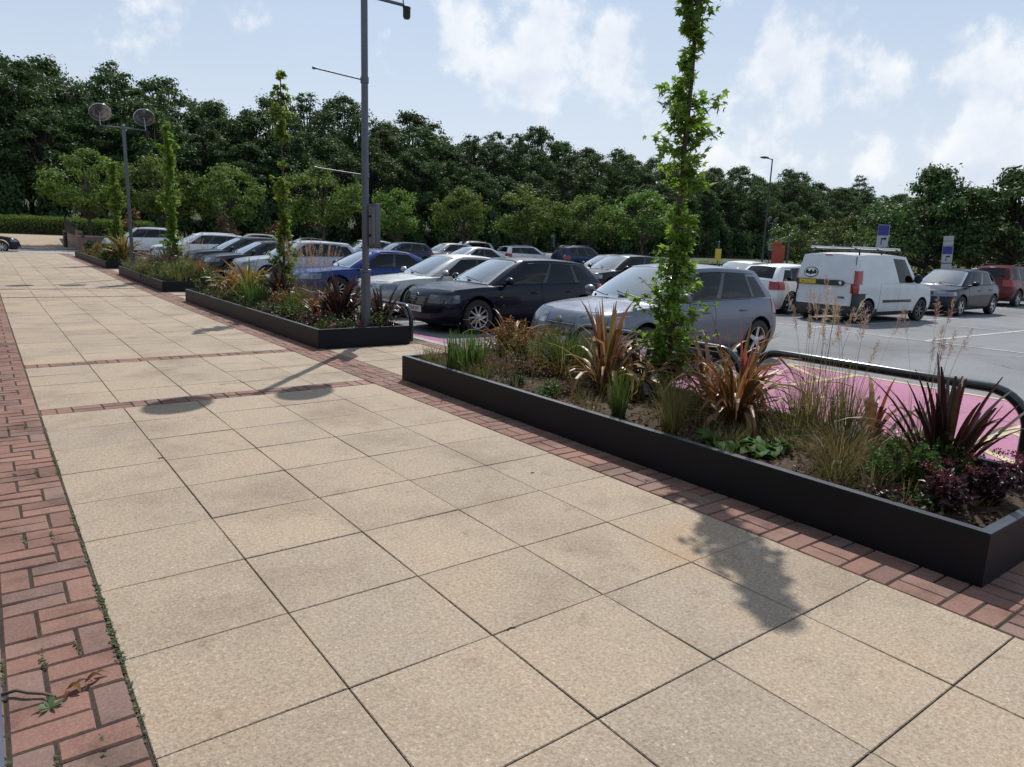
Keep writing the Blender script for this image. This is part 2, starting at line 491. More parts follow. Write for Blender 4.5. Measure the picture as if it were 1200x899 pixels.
    GB, GR = gcol(0), gcol(1); ng = len(GB)
    GV, GF, GM = [], [], []; gi = {}
    for s in (1, -1):
        for c in range(ng):
            (xb, yb), (xr, yr) = GB[c], GR[c]
            zb0 = ztop(xb) + crown * (1 - (yb / (hw * .92)) ** 2) - .012
            zr0 = roof(xr) - .0 - .05 * (yr / gyr) ** 2
            for k, t in enumerate(GT):
                if s < 0 and c in (0, ng - 1): gi[(s, c, k)] = gi[(1, c, k)]; continue
                bul = math.sin(PI * t)
                x = xb + (xr - xb) * t; y = yb + (yr - yb) * (t ** 1.25); z = zb0 + (zr0 - zb0) * t
                x += .022 * bul * (1 if c < 8 else (-1 if c >= ng - 8 else 0))
                z += .012 * bul * (1 if c < 8 else (1 if c >= ng - 8 else 0))
                GV.append((x, s * y, z)); gi[(s, c, k)] = len(GV) - 1
    gf = {}
    def gadd(q, m):
        q2 = []
        for i in q:
            if i not in q2: q2.append(i)
        if len(q2) >= 3: GF.append(tuple(q2)); GM.append(m); return len(GF) - 1
    for s in (1, -1):
        for c in range(ng - 1):
            for k in range(len(GT) - 1):
                q = [gi[(s, c, k)], gi[(s, c, k+1)], gi[(s, c+1, k+1)], gi[(s, c+1, k)]]
                if s > 0: q = q[::-1]
                gf[(s, c, k)] = gadd(q, 0)
    rcr = sp.get('roof_crown', .05); ri = {}
    kt = len(GT) - 1
    for c in range(ng):
        xl, yl = GR[c]; zl = GV[gi[(1, c, kt)]][2]
        for m in range(-6, 7):
            if abs(m) == 6: ri[(c, m)] = gi[(1 if m > 0 else -1, c, kt)]; continue
            if c in (0, ng - 1): ri[(c, m)] = gi[(1, c, kt)]; continue
            f = m / 6; GV.append((xl, f * yl, zl + (.05 * (yl / gyr) ** 2) * (1 - f * f))); ri[(c, m)] = len(GV) - 1
    roof_faces = []
    for c in range(ng - 1):
        for m in range(-6, 6):
            roof_faces.append(gadd([ri[(c, m)], ri[(c+1, m)], ri[(c+1, m+1)], ri[(c, m+1)]], 0))
    u0 = 9                                   # first side column
    def ucol(u): return u0 + min(range(len(uu)), key=lambda i: abs(uu[i] - u))
    wins = []
    wf = [gf[(s, c, k)] for s in (1, -1) for c in range(0, 7) for k in range(1, 8) if gf[(s, c, k)] is not None]
    wins.append(('windscreen', wf, M['screen_glass']))
    if sp.get('rear_glass', True):
        lo = sp.get('rear_t', 2)
        rf = [gf[(s, c, k)] for s in (1, -1) for c in range(ng - 7, ng - 1) for k in range(lo, 8) if gf[(s, c, k)] is not None]
        wins.append(('rear_window', rf, sp.get('rear_mat', M['side_glass'])))
    for s in (1, -1):
        for w_ in sp['win']:
            ca, cb_ = ucol(w_[0]), ucol(w_[1]); lo, hi = w_[2] if len(w_) > 2 else (1, 7)
            sel = [gf[(s, c, k)] for c in range(ca, cb_) for k in range(lo, hi)]
            wins.append(('side_window', sel, M['side_glass']))
        ws = sorted(sp['win'])
        for w1, w2 in zip(ws, ws[1:]):       # pillars between the windows
            for c in range(ucol(w1[1]), ucol(w2[0])):
                for k in range(1, 7): 
                    if sp.get('black_pillar', True): GM[gf[(s, c, k)]] = 1
    for s in (1, -1):                        # rubber seals along the windows, shut lines of the bonnet and bumper
        ws = sorted(sp['win'])
        for k, r_ in ((1, .009), (7, .007)):
            bm = bmesh.new(); tube(bm, [Vector(GV[gi[(s, c, k)]]) for c in range(ucol(ws[0][0]), ucol(ws[-1][1]) + 1)], r_, 6); bobj('window_seal', bm, M['trim'], root, 60)
        bm = bmesh.new(); pts_ = [Vector(V[idx[(s, c, nt - 1)]]) + Vector((0, -s * .012, .0015)) for c in range(5, nc) if V[idx[(s, c, nt - 1)]][0] > gcow - .12]
        tube(bm, pts_, .0035, 4); bobj('bonnet_seam', bm, M['gap'], root)
        bm = bmesh.new(); kk = min(range(nt), key=lambda q: abs(TR[q] - .66)); pts_ = [Vector(V[idx[(s, c, kk)]]) + Vector((.001, s * .001, -.01)) for c in range(nf - 1, nc) if V[idx[(s, c, kk)]][0] > xfw + R * .8]
        if len(pts_) > 1: tube(bm, pts_, .003, 4); bobj('bumper_seam', bm, M['gap'], root)
        else: bm.free()
        bm = bmesh.new(); pts_ = [Vector(V[idx[(s, c, kk)]]) + Vector((-.001, s * .001, -.01)) for c in range(nc) if V[idx[(s, c, kk)]][0] < xrw - R * .8]
        if len(pts_) > 1 and not sp.get('van'): tube(bm, pts_, .003, 4); bobj('bumper_seam', bm, M['gap'], root)
        else: bm.free()
    used = {f for w_ in wins for f in w_[1]}
    keep = [i for i in range(len(GF)) if i not in used]
    rm = sp.get('roof_mat', pmat)
    shell = pyobj('roof', GV, [GF[i] for i in keep], [pmat, M['gloss_black']], root, 38, fm=[GM[i] for i in keep])
    b2 = bmesh.new(); b2.from_mesh(shell.data); bmesh.ops.delete(b2, geom=[v for v in b2.verts if not v.link_faces], context='VERTS')
    bmesh.ops.recalc_face_normals(b2, faces=b2.faces); b2.to_mesh(shell.data); b2.free(); shade(shell.data, 38)
    for wn, sel, wm in wins:
        patch(wn, GV, GF, sel, wm, root, off=-.001)
    # --- lamps
    hm = M['dark_headlamp'] if sp.get('dark_lamp') else M['headlamp']
    ha, hb, h0, h1 = sp.get('head', (4, nf + 4, .70, .93))
    for sel in pick(ha, hb, h0, h1): patch('headlight', V, F, sel, hm, root, off=.005, inset=.004)
    if sp.get('tail_rows', True):
        ta, tb, t0, t1 = sp.get('taill', (nc - nf - 6, nc - nf + 1, .70, 1.0))
        for sel in pick(ta, tb, t0, t1): patch('tail_light', V, F, sel, M['tail'], root, off=.006, inset=.004)
    if sp.get('van'):
        for s in (1, -1):
            F2 = [tuple(i + len(V) for i in f) for f in GF]
            sel = [gf[(s, c, k)] + len(F) for c in (ng - 11, ng - 10, ng - 9) for k in range(0, 4)]
            sel += [face_at[(s, c, k)] for c in range(nc - nf - 6, nc - nf - 2) for k in range(nt - 5, nt - 1)]
            patch('tail_light', V + GV, F + F2, sel, M['tail'], root, off=.012, inset=0)
    g0, g1 = sp.get('grille', (.42, .78)); gw = sp.get('grille_w', 4)
    sel = sum(pick(0, gw, g0, g1), []); gr = patch('grille', V, F, sel, M['gloss_black'], root, off=.004, inset=.004)
    sel = sum(pick(0, sp.get('intake_w', 7), .13, .32), []); patch('air_intake', V, F, sel, M['trim'], root, off=.004, inset=.004)
    bm = bmesh.new()
    for q in range(4 if sp.get('bars', True) else 0):
        t = g0 + (g1 - g0) * (q + .5) / 4; z = zb + (ztop(hl - .3) - zb) * t
        ys = [hw * .8 * (gw / nf) * W_PROF(t) * .96 * v for v in (-1, -.5, 0, .5, 1)]
        tube(bm, [(hl + fprof(t) - bow * (abs(y) / (hw * W_PROF(t))) ** 2 + .008, y, z) for y in ys], .006 if q < 3 else .011, 6)
    if len(bm.verts): bobj('grille_bar', bm, M['chrome'] if sp.get('chrome') else M['dark_alloy'], gr, 60)
    else: bm.free()
    bm = bmesh.new(); zc = zb + (ztop(hl - .3) - zb) * .84; tube(bm, [(hl + fprof(.8) + .004, 0, zc - .01), (hl + fprof(.8) + .02, 0, zc - .01)], .045, 16); bobj('badge', bm, M['chrome'], root, 60)
    # --- number plates
    def plate(front, txt, z, x, y=0.0):
        bm = bmesh.new(); sx = 1 if front else -1
        box(bm, (min(x, x + sx*.012), y - .26, z - .056), (max(x, x + sx*.012), y + .26, z + .056), bev=.004)
        p = bobj('number_plate', bm, M['plate_white' if front else 'plate_yellow'], root)
        if txt:
            tm = text_mesh(txt, .095); tm.materials.append(M['black_ink'])
            tm.transform(Matrix.Translation((x + sx*.0135, y, z)) @ Matrix.Rotation(PI/2 * sx, 4, 'Z') @ Matrix.Rotation(PI/2, 4, 'X'))
            link('lettering', tm, p)
    pf = sp.get('plate_t', .38)
    plate(True, sp.get('reg'), zb + (ztop(hl - .3) - zb) * pf, hl + fprof(pf) + .004)
    if not sp.get('van'):
        pr = sp.get('rplate_t', .5); plate(False, sp.get('reg'), zb + (ztop(-hl + .2) - zb) * pr, -hl - rprof(pr) - .004)
    # --- mirrors, wipers, cabin
    for s in (1, -1):
        xm = gcow - sp.get('mirror_back', .52); zm = ztop(xm) + sp.get('mirror_z', .09); ym = hw * .93
        bm = bmesh.new(); bmesh.ops.create_uvsphere(bm, u_segments=16, v_segments=10, radius=1.0)
        mh = sp.get('mirror_h', .075)
        for v in bm.verts:
            v.co.x = v.co.x * .085 if v.co.x > 0 else v.co.x * .03
            v.co.y *= .115; v.co.z = v.co.z * mh
            v.co += Vector((xm, s * (ym + .12), zm))
        tube(bm, [(xm + .01, s * (ym - .06), zm - .075), (xm, s * (ym + .06), zm - .045)], [.03, .024], 8)
        bobj('wing_mirror', bm, M['trim'] if sp.get('black_mirror') else pmat, root, 50)
    bm = bmesh.new()
    for y0 in (-.05, .48):
        a = Vector((gcow + .0, -y0 + .05, 0)); 
        pts = []
        for i in range(6):
            y = hw * (.62 - .62 * i / 5) - (0 if y0 < 0 else hw * .72)
            x = gcow - gb_bow * (y / gyb) ** 2 - .05 - .02 * i
            t_ = max(.06, (gcow - gb_bow * (y / gyb) ** 2 - x) / max(.1, gcow - ghead))
            z = ztop(x) + crown * (1 - (y / hw) ** 2) + (roof(ghead) - ztop(gcow)) * t_ + .012
            pts.append((x, y, z))
        tube(bm, pts, .008, 5)
    bobj('wiper', bm, M['trim'], root)
    fl = ztop((gcow + gtail) / 2) - .02
    bm = bmesh.new()
    box(bm, (gcow - .62, -hw * .74, fl), (gcow - .38, hw * .74, ztop(gcow) + crown * .55 + .01), bev=.03)
    bobj('dashboard', bm, M['interior'], root, 40)
    bm = bmesh.new(); sx = gcow - .74; pts = [(sx + .09 * math.sin(a), -hw * .38 + .18 * math.cos(a), fl + .06 + .17 * math.sin(a)) for a in [2 * PI * i / 20 for i in range(21)]]
    tube(bm, pts, .014, 6, caps=False); bobj('steering_wheel', bm, M['trim'], root, 60)
    srow = [(gcow - 1.35, (-.4, .4))] + ([] if sp.get('van') else [(gcow - 2.2, (-.42, 0, .42))])
    for sx, ys in srow:
        if sx < gtail + .25: continue
        for yf in ys:
            bm = bmesh.new(); y = yf * hw; hh = .5 * (roof(sx) - fl)
            box(bm, (sx - .12, y - .21, fl - .01), (sx, y + .21, fl + hh * .62), bev=.04)
            box(bm, (sx - .13, y - .12, fl + hh * .7), (sx - .04, y + .12, fl + hh * 1.25), bev=.035)
            tube(bm, [(sx - .08, y - .05, fl + hh * .6), (sx - .08, y - .05, fl + hh * .75)], .008, 5)
            tube(bm, [(sx - .08, y + .05, fl + hh * .6), (sx - .08, y + .05, fl + hh * .75)], .008, 5)
            bobj('seat', bm, M['seat'], root, 40)
    if sp.get('rails'):
        for s in (1, -1):
            bm = bmesh.new(); pts = []
            for i in range(9):
                x = ghead - .25 + (grear + .3 - ghead + .25) * i / 8
                pts.append((x, s * gyr * .86, roof(x) + (.035 if 0 < i < 8 else -.03)))
            tube(bm, pts, .016, 6); bobj('roof_rail', bm, M['chrome'] if sp['rails'] == 'chrome' else M['trim'], root, 60)
    if sp.get('aerial', True) and not sp.get('van'):
        bm = bmesh.new(); xa = grear + .18; tube(bm, [(xa, 0, roof(xa) - .01), (xa - .1, 0, roof(xa) + .12)], [.012, .004], 6); bobj('aerial', bm, M['trim'], root)
    # side light / repeater
    for s in (1, -1):
        x = xfw - R - .17; t = .72; bm = bmesh.new(); y = hw * W_PROF(t) * taper(x); z = zb + (ztop(x) - zb) * t
        box(bm, (x - .03, min(s*(y-.004), s*(y+.008)), z - .014), (x + .03, max(s*(y-.004), s*(y+.008)), z + .014), bev=.004)
        bobj('indicator', bm, M['amber'], root)
    for xw in (xfw, xrw):
        for s in (1, -1):
            make_wheel(R, sp.get('tw', .205), sp.get('rim', 'five'), sp.get('rim_mat', M['alloy']), root, xw, s * (hw - .115), s)
    root['_hl'] = hl
    del root['_hl']
    return root, dict(V=V, F=F, pick=pick, nc=nc, nf=nf, hw=hw, hl=hl, zb=zb, ztop=ztop, rprof=rprof, fprof=fprof, roof=roof, GV=GV, GF=GF, gf=gf, ng=ng, face_at=face_at, taper=taper)

HATCH = dict(L=4.25, W=1.75, H=1.46, wb=2.61, fo=.88, R=.318, belt=[(-2.13, .93), (-1.6, .965), (-.6, .955), (.4, .93), (.85, .90), (1.3, .865), (1.75, .81), (2.13, .72)],
    gb=(1.12, -2.02), gr=(.18, -1.62), roof=[(-1.7, 1.40), (-1.2, 1.435), (-.5, 1.465), (.18, 1.425), (.5, 1.38)], doors=[.78, -.22, -1.12],
    win=[(.10, .43), (.47, .775), (.80, .94, (1, 6))], rim='five')
AUDI = dict(HATCH, head=(5, 13, .62, .86), L=4.28, W=1.77, H=1.42, wb=2.58, fo=.87, R=.322, belt=[(-2.14, .90), (-1.6, .925), (-.6, .915), (.4, .895), (.85, .875), (1.3, .85), (1.8, .795), (2.14, .72)],
    roof=[(-1.8, 1.315), (-1.2, 1.385), (-.5, 1.42), (.18, 1.385), (.5, 1.33)], gr=(.2, -1.6), gb=(1.15, -2.05), grille=(.32, .82), grille_w=4, dark_lamp=True, reg='KB18 JVY', plate_t=.42, rim='multi', win=[(.10, .42), (.45, .74), (.77, .92, (1, 6))])
SALOON = dict(HATCH, L=4.62, W=1.83, H=1.39, wb=2.75, fo=.9, R=.335, belt=[(-2.31, .86), (-1.9, .93), (-1.2, .93), (-.4, .92), (.5, .90), (.95, .875), (1.4, .845), (1.9, .785), (2.31, .70)],
    gb=(1.2, -1.72), gr=(.25, -.95), roof=[(-1.1, 1.325), (-.6, 1.38), (-.25, 1.395), (.25, 1.365), (.6, 1.31)], doors=[.85, -.2, -1.05], win=[(.10, .46), (.50, .88, (1, 7))], rim='multi', rear_t=1)
ESTATE = dict(HATCH, L=4.6, W=1.8, H=1.47, wb=2.68, fo=.92, R=.32, belt=[(-2.3, .96), (-1.6, .975), (-.6, .955), (.4, .93), (1.0, .9), (1.45, .865), (1.95, .81), (2.3, .72)],
    gb=(1.25, -2.2), gr=(.3, -1.95), roof=[(-2.05, 1.39), (-1.3, 1.45), (-.5, 1.475), (.3, 1.43), (.6, 1.38)], doors=[.85, -.15, -1.1], win=[(.09, .37), (.4, .65), (.68, .94)], rim='seven', rails='chrome')
SUV = dict(HATCH, L=4.5, W=1.84, H=1.68, wb=2.65, fo=.92, R=.355, clear=.24, belt=[(-2.25, 1.08), (-1.6, 1.1), (-.6, 1.08), (.4, 1.05), (.95, 1.03), (1.4, 1.0), (1.9, .95), (2.25, .86)],
    gb=(1.2, -2.15), gr=(.35, -1.85), roof=[(-1.95, 1.58), (-1.3, 1.655), (-.5, 1.685), (.35, 1.64), (.6, 1.58)], doors=[.8, -.2, -1.1], win=[(.09, .39), (.42, .69), (.72, .93)], rim='twin', rails='black', trim_t=.13, black_arch=True)
VAN = dict(HATCH, L=4.4, W=1.83, H=1.85, wb=2.755, fo=.9, R=.315, clear=.2, belt=[(-2.2, 1.06), (-1.2, 1.06), (0, 1.06), (.9, 1.05), (1.25, 1.02), (1.6, .99), (1.95, .93), (2.2, .82)],
    gb=(1.38, -2.16), gr=(.62, -2.02), gyb=.975, gyr=.86, shoulder=.07, gside=[(0, .93), (.2, .985), (.5, 1.0), (1, .985)], gcf=(.965, 1.03), roof=[(-2.1, 1.80), (-1.5, 1.845), (-.5, 1.855), (.3, 1.83), (.62, 1.78), (.9, 1.72)], doors=[.95, .02, -.95], win=[(.07, .345, (1, 7))], rear_glass=False,
    rbow=.04, rc=.1, roof_edge=.07, gbow=(.22, .12, .05, .05), rprof=[(0, -.03), (.06, .0), (.22, .0), (.32, -.04), (1, -.06)], van=True, black_handle=True, black_mirror=True, mirror_h=.13, mirror_z=.14, mirror_back=.58, trim_t=.22, tail_rows=False, rim='seven', rim_mat=M['dark_alloy'], handle_t=.93)
# ------------------------------------------------------------------ the setting: paving, car park, road, land
random.seed(5)
def noise_nodes(nt, scale, detail=4.0, coord='Object', rough=.55):
    tc = N(nt, 'ShaderNodeTexCoord'); n = N(nt, 'ShaderNodeTexNoise', Scale=scale, Detail=detail, Roughness=rough)
    L(nt, tc.outputs[coord], n.inputs['Vector']); return n.outputs['Fac']
def slab_material():
    m, nt, b = new_mat('exposed_aggregate_slab')
    ge = N(nt, 'ShaderNodeNewGeometry')
    tone = ramp(nt, [(0, (.225, .168, .122)), (.25, (.305, .228, .16)), (.5, (.26, .196, .144)), (.8, (.315, .236, .165)), (1, (.238, .184, .142))], ge.outputs['Random Per Island'])
    tc = N(nt, 'ShaderNodeTexCoord')
    v = N(nt, 'ShaderNodeTexVoronoi', Scale=125.0); L(nt, tc.outputs['Object'], v.inputs['Vector'])
    stone = ramp(nt, [(0, (.14, .12, .1)), (.18, (.34, .29, .23)), (.5, (.46, .40, .31)), (.72, (.27, .22, .17)), (.9, (.5, .47, .42)), (1, (.72, .70, .66))], v.outputs['Color'])
    c = mixc(nt, tone.outputs[0], stone.outputs[0], .42)
    fine = ramp(nt, [(.3, (.55, .53, .51)), (.52, (1, 1, 1)), (.7, (1.35, 1.32, 1.26))], noise_nodes(nt, 60, 6, rough=.8)); c = mixc(nt, c, fine.outputs[0], .8, 'MULTIPLY')
    big = ramp(nt, [(.3, (.66, .62, .59)), (.5, (1, 1, 1)), (.7, (1.1, 1.07, 1.02))], noise_nodes(nt, 1.1, 8, rough=.62)); c = mixc(nt, c, big.outputs[0], .85, 'MULTIPLY')
    spot = ramp(nt, [(.57, (1, 1, 1)), (.70, (.55, .52, .5))], noise_nodes(nt, 5.2, 9, rough=.72)); c = mixc(nt, c, spot.outputs[0], .6, 'MULTIPLY')
    gum = N(nt, 'ShaderNodeTexVoronoi', Scale=1.35); gn = N(nt, 'ShaderNodeTexNoise', Scale=22.0, Detail=2.0); L(nt, tc.outputs['Object'], gn.inputs['Vector'])
    gv = mixc(nt, tc.outputs['Object'], gn.outputs['Color'], .03); L(nt, gv, gum.inputs['Vector'])
    gr_ = ramp(nt, [(.018, (.5, .48, .46)), (.034, (1, 1, 1))], gum.outputs['Distance']); c = mixc(nt, c, gr_.outputs[0], .75, 'MULTIPLY')
    rust_ = ramp(nt, [(.62, (1, 1, 1)), (.75, (.92, .80, .68))], noise_nodes(nt, .55, 5)); c = mixc(nt, c, rust_.outputs[0], .7, 'MULTIPLY')
    L(nt, c, b.inputs['Base Color']); b.inputs['Roughness'].default_value = .85; b.inputs['Specular IOR Level'].default_value = .25
    bp = N(nt, 'ShaderNodeBump', Strength=.35, Distance=.004); L(nt, v.outputs['Distance'], bp.inputs['Height']); L(nt, bp.outputs[0], b.inputs['Normal'])
    return m
def brick_material():
    m, nt, b = new_mat('red_block_paving')
    ge = N(nt, 'ShaderNodeNewGeometry')
    tone = ramp(nt, [(0, (.155, .092, .075)), (.2, (.222, .12, .094)), (.45, (.192, .106, .083)), (.7, (.238, .136, .106)), (.88, (.17, .112, .094)), (1, (.205, .132, .107))], ge.outputs['Random Per Island'])
    big = ramp(nt, [(.33, (.48, .46, .45)), (.5, (1, 1, 1)), (.68, (1.18, 1.15, 1.12))], noise_nodes(nt, 2.2, 9, rough=.68)); c = mixc(nt, tone.outputs[0], big.outputs[0], .9, 'MULTIPLY')
    fine = ramp(nt, [(.3, (.7, .7, .7)), (.7, (1.25, 1.25, 1.25))], noise_nodes(nt, 90, 4)); c = mixc(nt, c, fine.outputs[0], .7, 'MULTIPLY')
    L(nt, c, b.inputs['Base Color']); b.inputs['Roughness'].default_value = .85; b.inputs['Specular IOR Level'].default_value = .25
    bp = N(nt, 'ShaderNodeBump', Strength=.3, Distance=.004); L(nt, noise_nodes(nt, 120, 4), bp.inputs['Height']); L(nt, bp.outputs[0], b.inputs['Normal'])
    return m
def ground_mat(name, cols, scales, rough=.9, bump=.3, spots=False):
    m, nt, b = new_mat(name)
    a = ramp(nt, [(.32, cols[0]), (.68, cols[1])], noise_nodes(nt, scales[0], 7))
    f = ramp(nt, [(.3, (.65, .65, .65)), (.7, (1.3, 1.3, 1.3))], noise_nodes(nt, scales[1], 5, rough=.7)); c = mixc(nt, a.outputs[0], f.outputs[0], .8, 'MULTIPLY')
    if spots:
        sp_ = ramp(nt, [(.62, (1, 1, 1)), (.69, (.55, .55, .55))], noise_nodes(nt, 1.6, 5, rough=.65)); c = mixc(nt, c, sp_.outputs[0], .6, 'MULTIPLY')
        pa = ramp(nt, [(.45, (.86, .86, .86)), (.47, (1.07, 1.07, 1.07))], noise_nodes(nt, .16, 2)); c = mixc(nt, c, pa.outputs[0], .7, 'MULTIPLY')
        tcv = N(nt, 'ShaderNodeTexCoord'); vo = N(nt, 'ShaderNodeTexVoronoi', Scale=.42, feature='DISTANCE_TO_EDGE'); nd = N(nt, 'ShaderNodeTexNoise', Scale=1.5, Detail=6.0); L(nt, tcv.outputs['Object'], nd.inputs['Vector']); vm = mixc(nt, tcv.outputs['Object'], nd.outputs['Color'], .25); L(nt, vm, vo.inputs['Vector'])
        cr_ = ramp(nt, [(0, (.45, .45, .45)), (.006, (1, 1, 1))], vo.outputs['Distance']); c = mixc(nt, c, cr_.outputs[0], .7, 'MULTIPLY')
    L(nt, c, b.inputs['Base Color']); b.inputs['Roughness'].default_value = rough; b.inputs['Specular IOR Level'].default_value = .25
    bp = N(nt, 'ShaderNodeBump', Strength=bump, Distance=.006); L(nt, noise_nodes(nt, scales[1] * 1.3, 4), bp.inputs['Height']); L(nt, bp.outputs[0], b.inputs['Normal'])
    return m
M['slab'] = slab_material(); M['brick'] = brick_material()
M['joint'] = ground_mat('mossy_joint', ((.03, .028, .02), (.16, .135, .10)), (1.7, 30))
M['asphalt'] = ground_mat('worn_asphalt', ((.135, .138, .145), (.205, .207, .212)), (.35, 42), spots=True)
M['concrete'] = ground_mat('pale_road', ((.26, .25, .235), (.32, .31, .29)), (.6, 40))
M['tan_paving'] = ground_mat('tan_paving', ((.29, .22, .155), (.35, .275, .20)), (1.2, 12))
M['grass_land'] = ground_mat('rough_grass', ((.025, .04, .012), (.05, .07, .02)), (.3, 6))
M['pink'] = ground_mat('pink_surfacing', ((.30, .125, .195), (.355, .16, .232)), (.9, 45), spots=True)
M['cream_line'] = ground_mat('cream_line_paint', ((.42, .36, .2), (.52, .46, .29)), (3, 35))
M['white_line'] = ground_mat('white_line_paint', ((.34, .34, .33), (.5, .5, .49)), (3, 30))
M['soil'] = ground_mat('bark_mulch_soil', ((.035, .022, .014), (.075, .048, .03)), (6, 70), bump=.9)

class Pav:
    """blocks with chamfered edges collected into one sheet"""
    def __init__(s): s.v, s.f = [], []
    def block(s, x0, y0, x1, y1, ch=.004, dz=0.0, tilt=.0015, top=0.0):
        z = [gz(y) + dz + top + random.uniform(-tilt, tilt) for y in (y0, y0, y1, y1)]
        n = len(s.v)
        for (x, y), zz in zip(((x0 + ch, y0 + ch), (x1 - ch, y0 + ch), (x1 - ch, y1 - ch), (x0 + ch, y1 - ch)), z): s.v.append((x, y, zz))
        for (x, y), zz in zip(((x0, y0), (x1, y0), (x1, y1), (x0, y1)), z): s.v.append((x, y, zz - ch * 1.2))
        s.f.append((n, n+1, n+2, n+3))
        for i in range(4):
            j = (i + 1) % 4; s.f.append((n + 4 + i, n + 4 + j, n + j, n + i))
    def build(s, name, mat):
        o = pyobj(name, s.v, s.f, mat); return struct(o)
g = .0022
U, SY = .62, .6136
B1, B2, B3, B4 = (4.26, 4.50), (6.78, 7.02), (16.4, 16.64), (18.75, 18.99)
P = Pav()
def rows(y0, y1, n):
    return [(y0 + (y1 - y0) * i / n, y0 + (y1 - y0) * (i + 1) / n) for i in range(n)]
all_rows = [(SY * j, SY * (j + 1)) for j in range(-9, 6)] + [(SY * 6, B1[0])] + rows(B1[1], B2[0], 4) + rows(B2[1], B3[0], 15) + rows(B3[1], B4[0], 3) + rows(B4[1], 43, 39)
xs = [0, .62, 1.24, 1.86, 2.48, 3.08]
for y0, y1 in all_rows:
    for x0, x1 in zip(xs, xs[1:]):
        P.block(x0 + g + random.uniform(-.001, .001), y0 + g + random.uniform(-.001, .001), x1 - g, y1 - g, .003, tilt=.0022)
    if y0 > 4.3 or y1 < -3.2:                # the slabs carry on between and behind the planters
        for x0, x1 in ((3.56, 4.18), (4.18, 4.8), (4.8, 5.05)): P.block(x0 + g, y0 + g, x1 - g, y1 - g, .005)
P.build('plaza_paving', M['slab'])
K = Pav(); m_ = .235; h = m_ / 2; g = .0045
def weave(x, y, across, dz=0):
    if across:
        for i in range(2): K.block(x + g, y + h * i + g, x + m_ - g, y + h * (i + 1) - g, .005, tilt=.002)
    else:
        for i in range(2): K.block(x + h * i + g, y + g, x + h * (i + 1) - g, y + m_ - g, .005, tilt=.002)
y = -6.0; k = 0
while y < 43:                                # left band: two courses across beside one laid along
    w = .235; a = .118
    if k % 2 == 0:
        K.block(-a + g, y + g, -.006 - g, y + m_ - g, .006, tilt=.003)
        for i in range(2): K.block(-a - w + g, y + h*i + g, -a - g, y + h*(i+1) - g, .006, tilt=.003)
    else:
        for i in range(2): K.block(-w + g, y + h*i + g, -.006 - g, y + h*(i+1) - g, .006, tilt=.003)
        K.block(-w - a + g, y + g, -w - g, y + m_ - g, .006, tilt=.003)
    for i in range(5): K.block(-.353 - .235 * (i + 1) + g, y + g + (.02 if i % 2 else 0), -.353 - .235 * i - g, y + m_ / 2 - g + (.02 if i % 2 else 0), .006); K.block(-.353 - .235 * (i + 1) + g, y + m_/2 + g + (.02 if i % 2 else 0), -.353 - .235 * i - g, y + m_ - g + (.02 if i % 2 else 0), .006)
    y += m_; k += 1
y = -6.0; k = 0
while y < 43:                                # right band, basket weave, two modules wide
    for i in range(2): weave(3.085 + i * m_, y, (i + k) % 2 == 0)
    y += m_; k += 1
for b in (B1, B2, B3, B4):
    x = 0.0; k = 0
    while x + m_ < 3.09: weave(x + .003, b[0] + .003, k % 3 != 0); x += m_; k += 1
y = -3.2
while y < -1.62:                             # bricks round the near end of the first planter
    x = 3.56; k = 0
    while x < 5.0: weave(x, y, (k + int(y * 10)) % 2 == 0); x += m_; k += 1
    y += m_
for y0, y1 in ((4.35, 6.74), (15.1, 17.5), (25.2, 27.7)):
    y = y0
    while y < y1: weave(5.06, y, int(y / m_) % 2 == 0); y += m_
K.build('brick_paving', M['brick'])
def sheet(name, x0, x1, y0, y1, mat, zf, nx=2, ny=60, parent=None):
    vs, fs = [], []
    for j in range(ny + 1):
        for i in range(nx + 1):
            x = x0 + (x1 - x0) * i / nx; y = y0 + (y1 - y0) * j / ny; vs.append((x, y, zf(x, y)))
    for j in range(ny):
        for i in range(nx):
            a = j * (nx + 1) + i; fs.append((a, a + 1, a + nx + 2, a + nx + 1))
    o = pyobj(name, vs, fs, mat); shade(o.data, 60); return struct(o)
sheet('paving_bed', -1.6, 5.29, -8, 43.0, M['joint'], lambda x, y: gz(y) - .0085)
M['dark_joint'] = ground_mat('dark_brick_joint', ((.022, .02, .015), (.05, .042, .032)), (3, 50))
for xa, xb in ((-1.6, -.002), (3.082, 3.56)): sheet('brick_bed', xa, xb, -8, 43.0, M['dark_joint'], lambda x, y: gz(y) - .0068)
sheet('car_park', 5.45, 60, -40, 62, M['asphalt'], pz, 40, 80)
sheet('road', -40, 5.45, 43.0, 48.2, M['concrete'], lambda x, y: gz(y) + .01, 20, 10)
sheet('forecourt', -6, 9.5, 48.4, 62.5, M['tan_paving'], lambda x, y: gz(y) + .03, 6, 30)
def land(x, y):
    d = math.hypot(x, y)
    e = 0
    if y > 70: e = min(6, (y - 70) * .1)
    w = wood_line(x)
    return (pz(x, y) if x > 5.4 else gz(y)) - .12 + e + 3.0 * smooth(w, w + 30, y)
def wood_line(x): return 71.0 - .012 * x
vs, fs = [], []
nx, ny = 70, 70
gx = [-220 + 640 * (i / nx) for i in range(nx + 1)]; gy = [-120 + 420 * (j / ny) for j in range(ny + 1)]
for yy in gy:
    for xx in gx: vs.append((xx, yy, land(xx, yy)))
for j in range(ny):
    for i in range(nx): a = j * (nx + 1) + i; fs.append((a, a + 1, a + nx + 2, a + nx + 1))
o = pyobj('ground', vs, fs, M['grass_land']); shade(o.data, 60); struct(o)
# far land to the horizon
o = pyobj('terrain', [(-800, -800, -6), (800, -800, -6), (800, 800, -6), (-800, 800, -6)], [(0, 1, 2, 3)], M['grass_land']); struct(o)
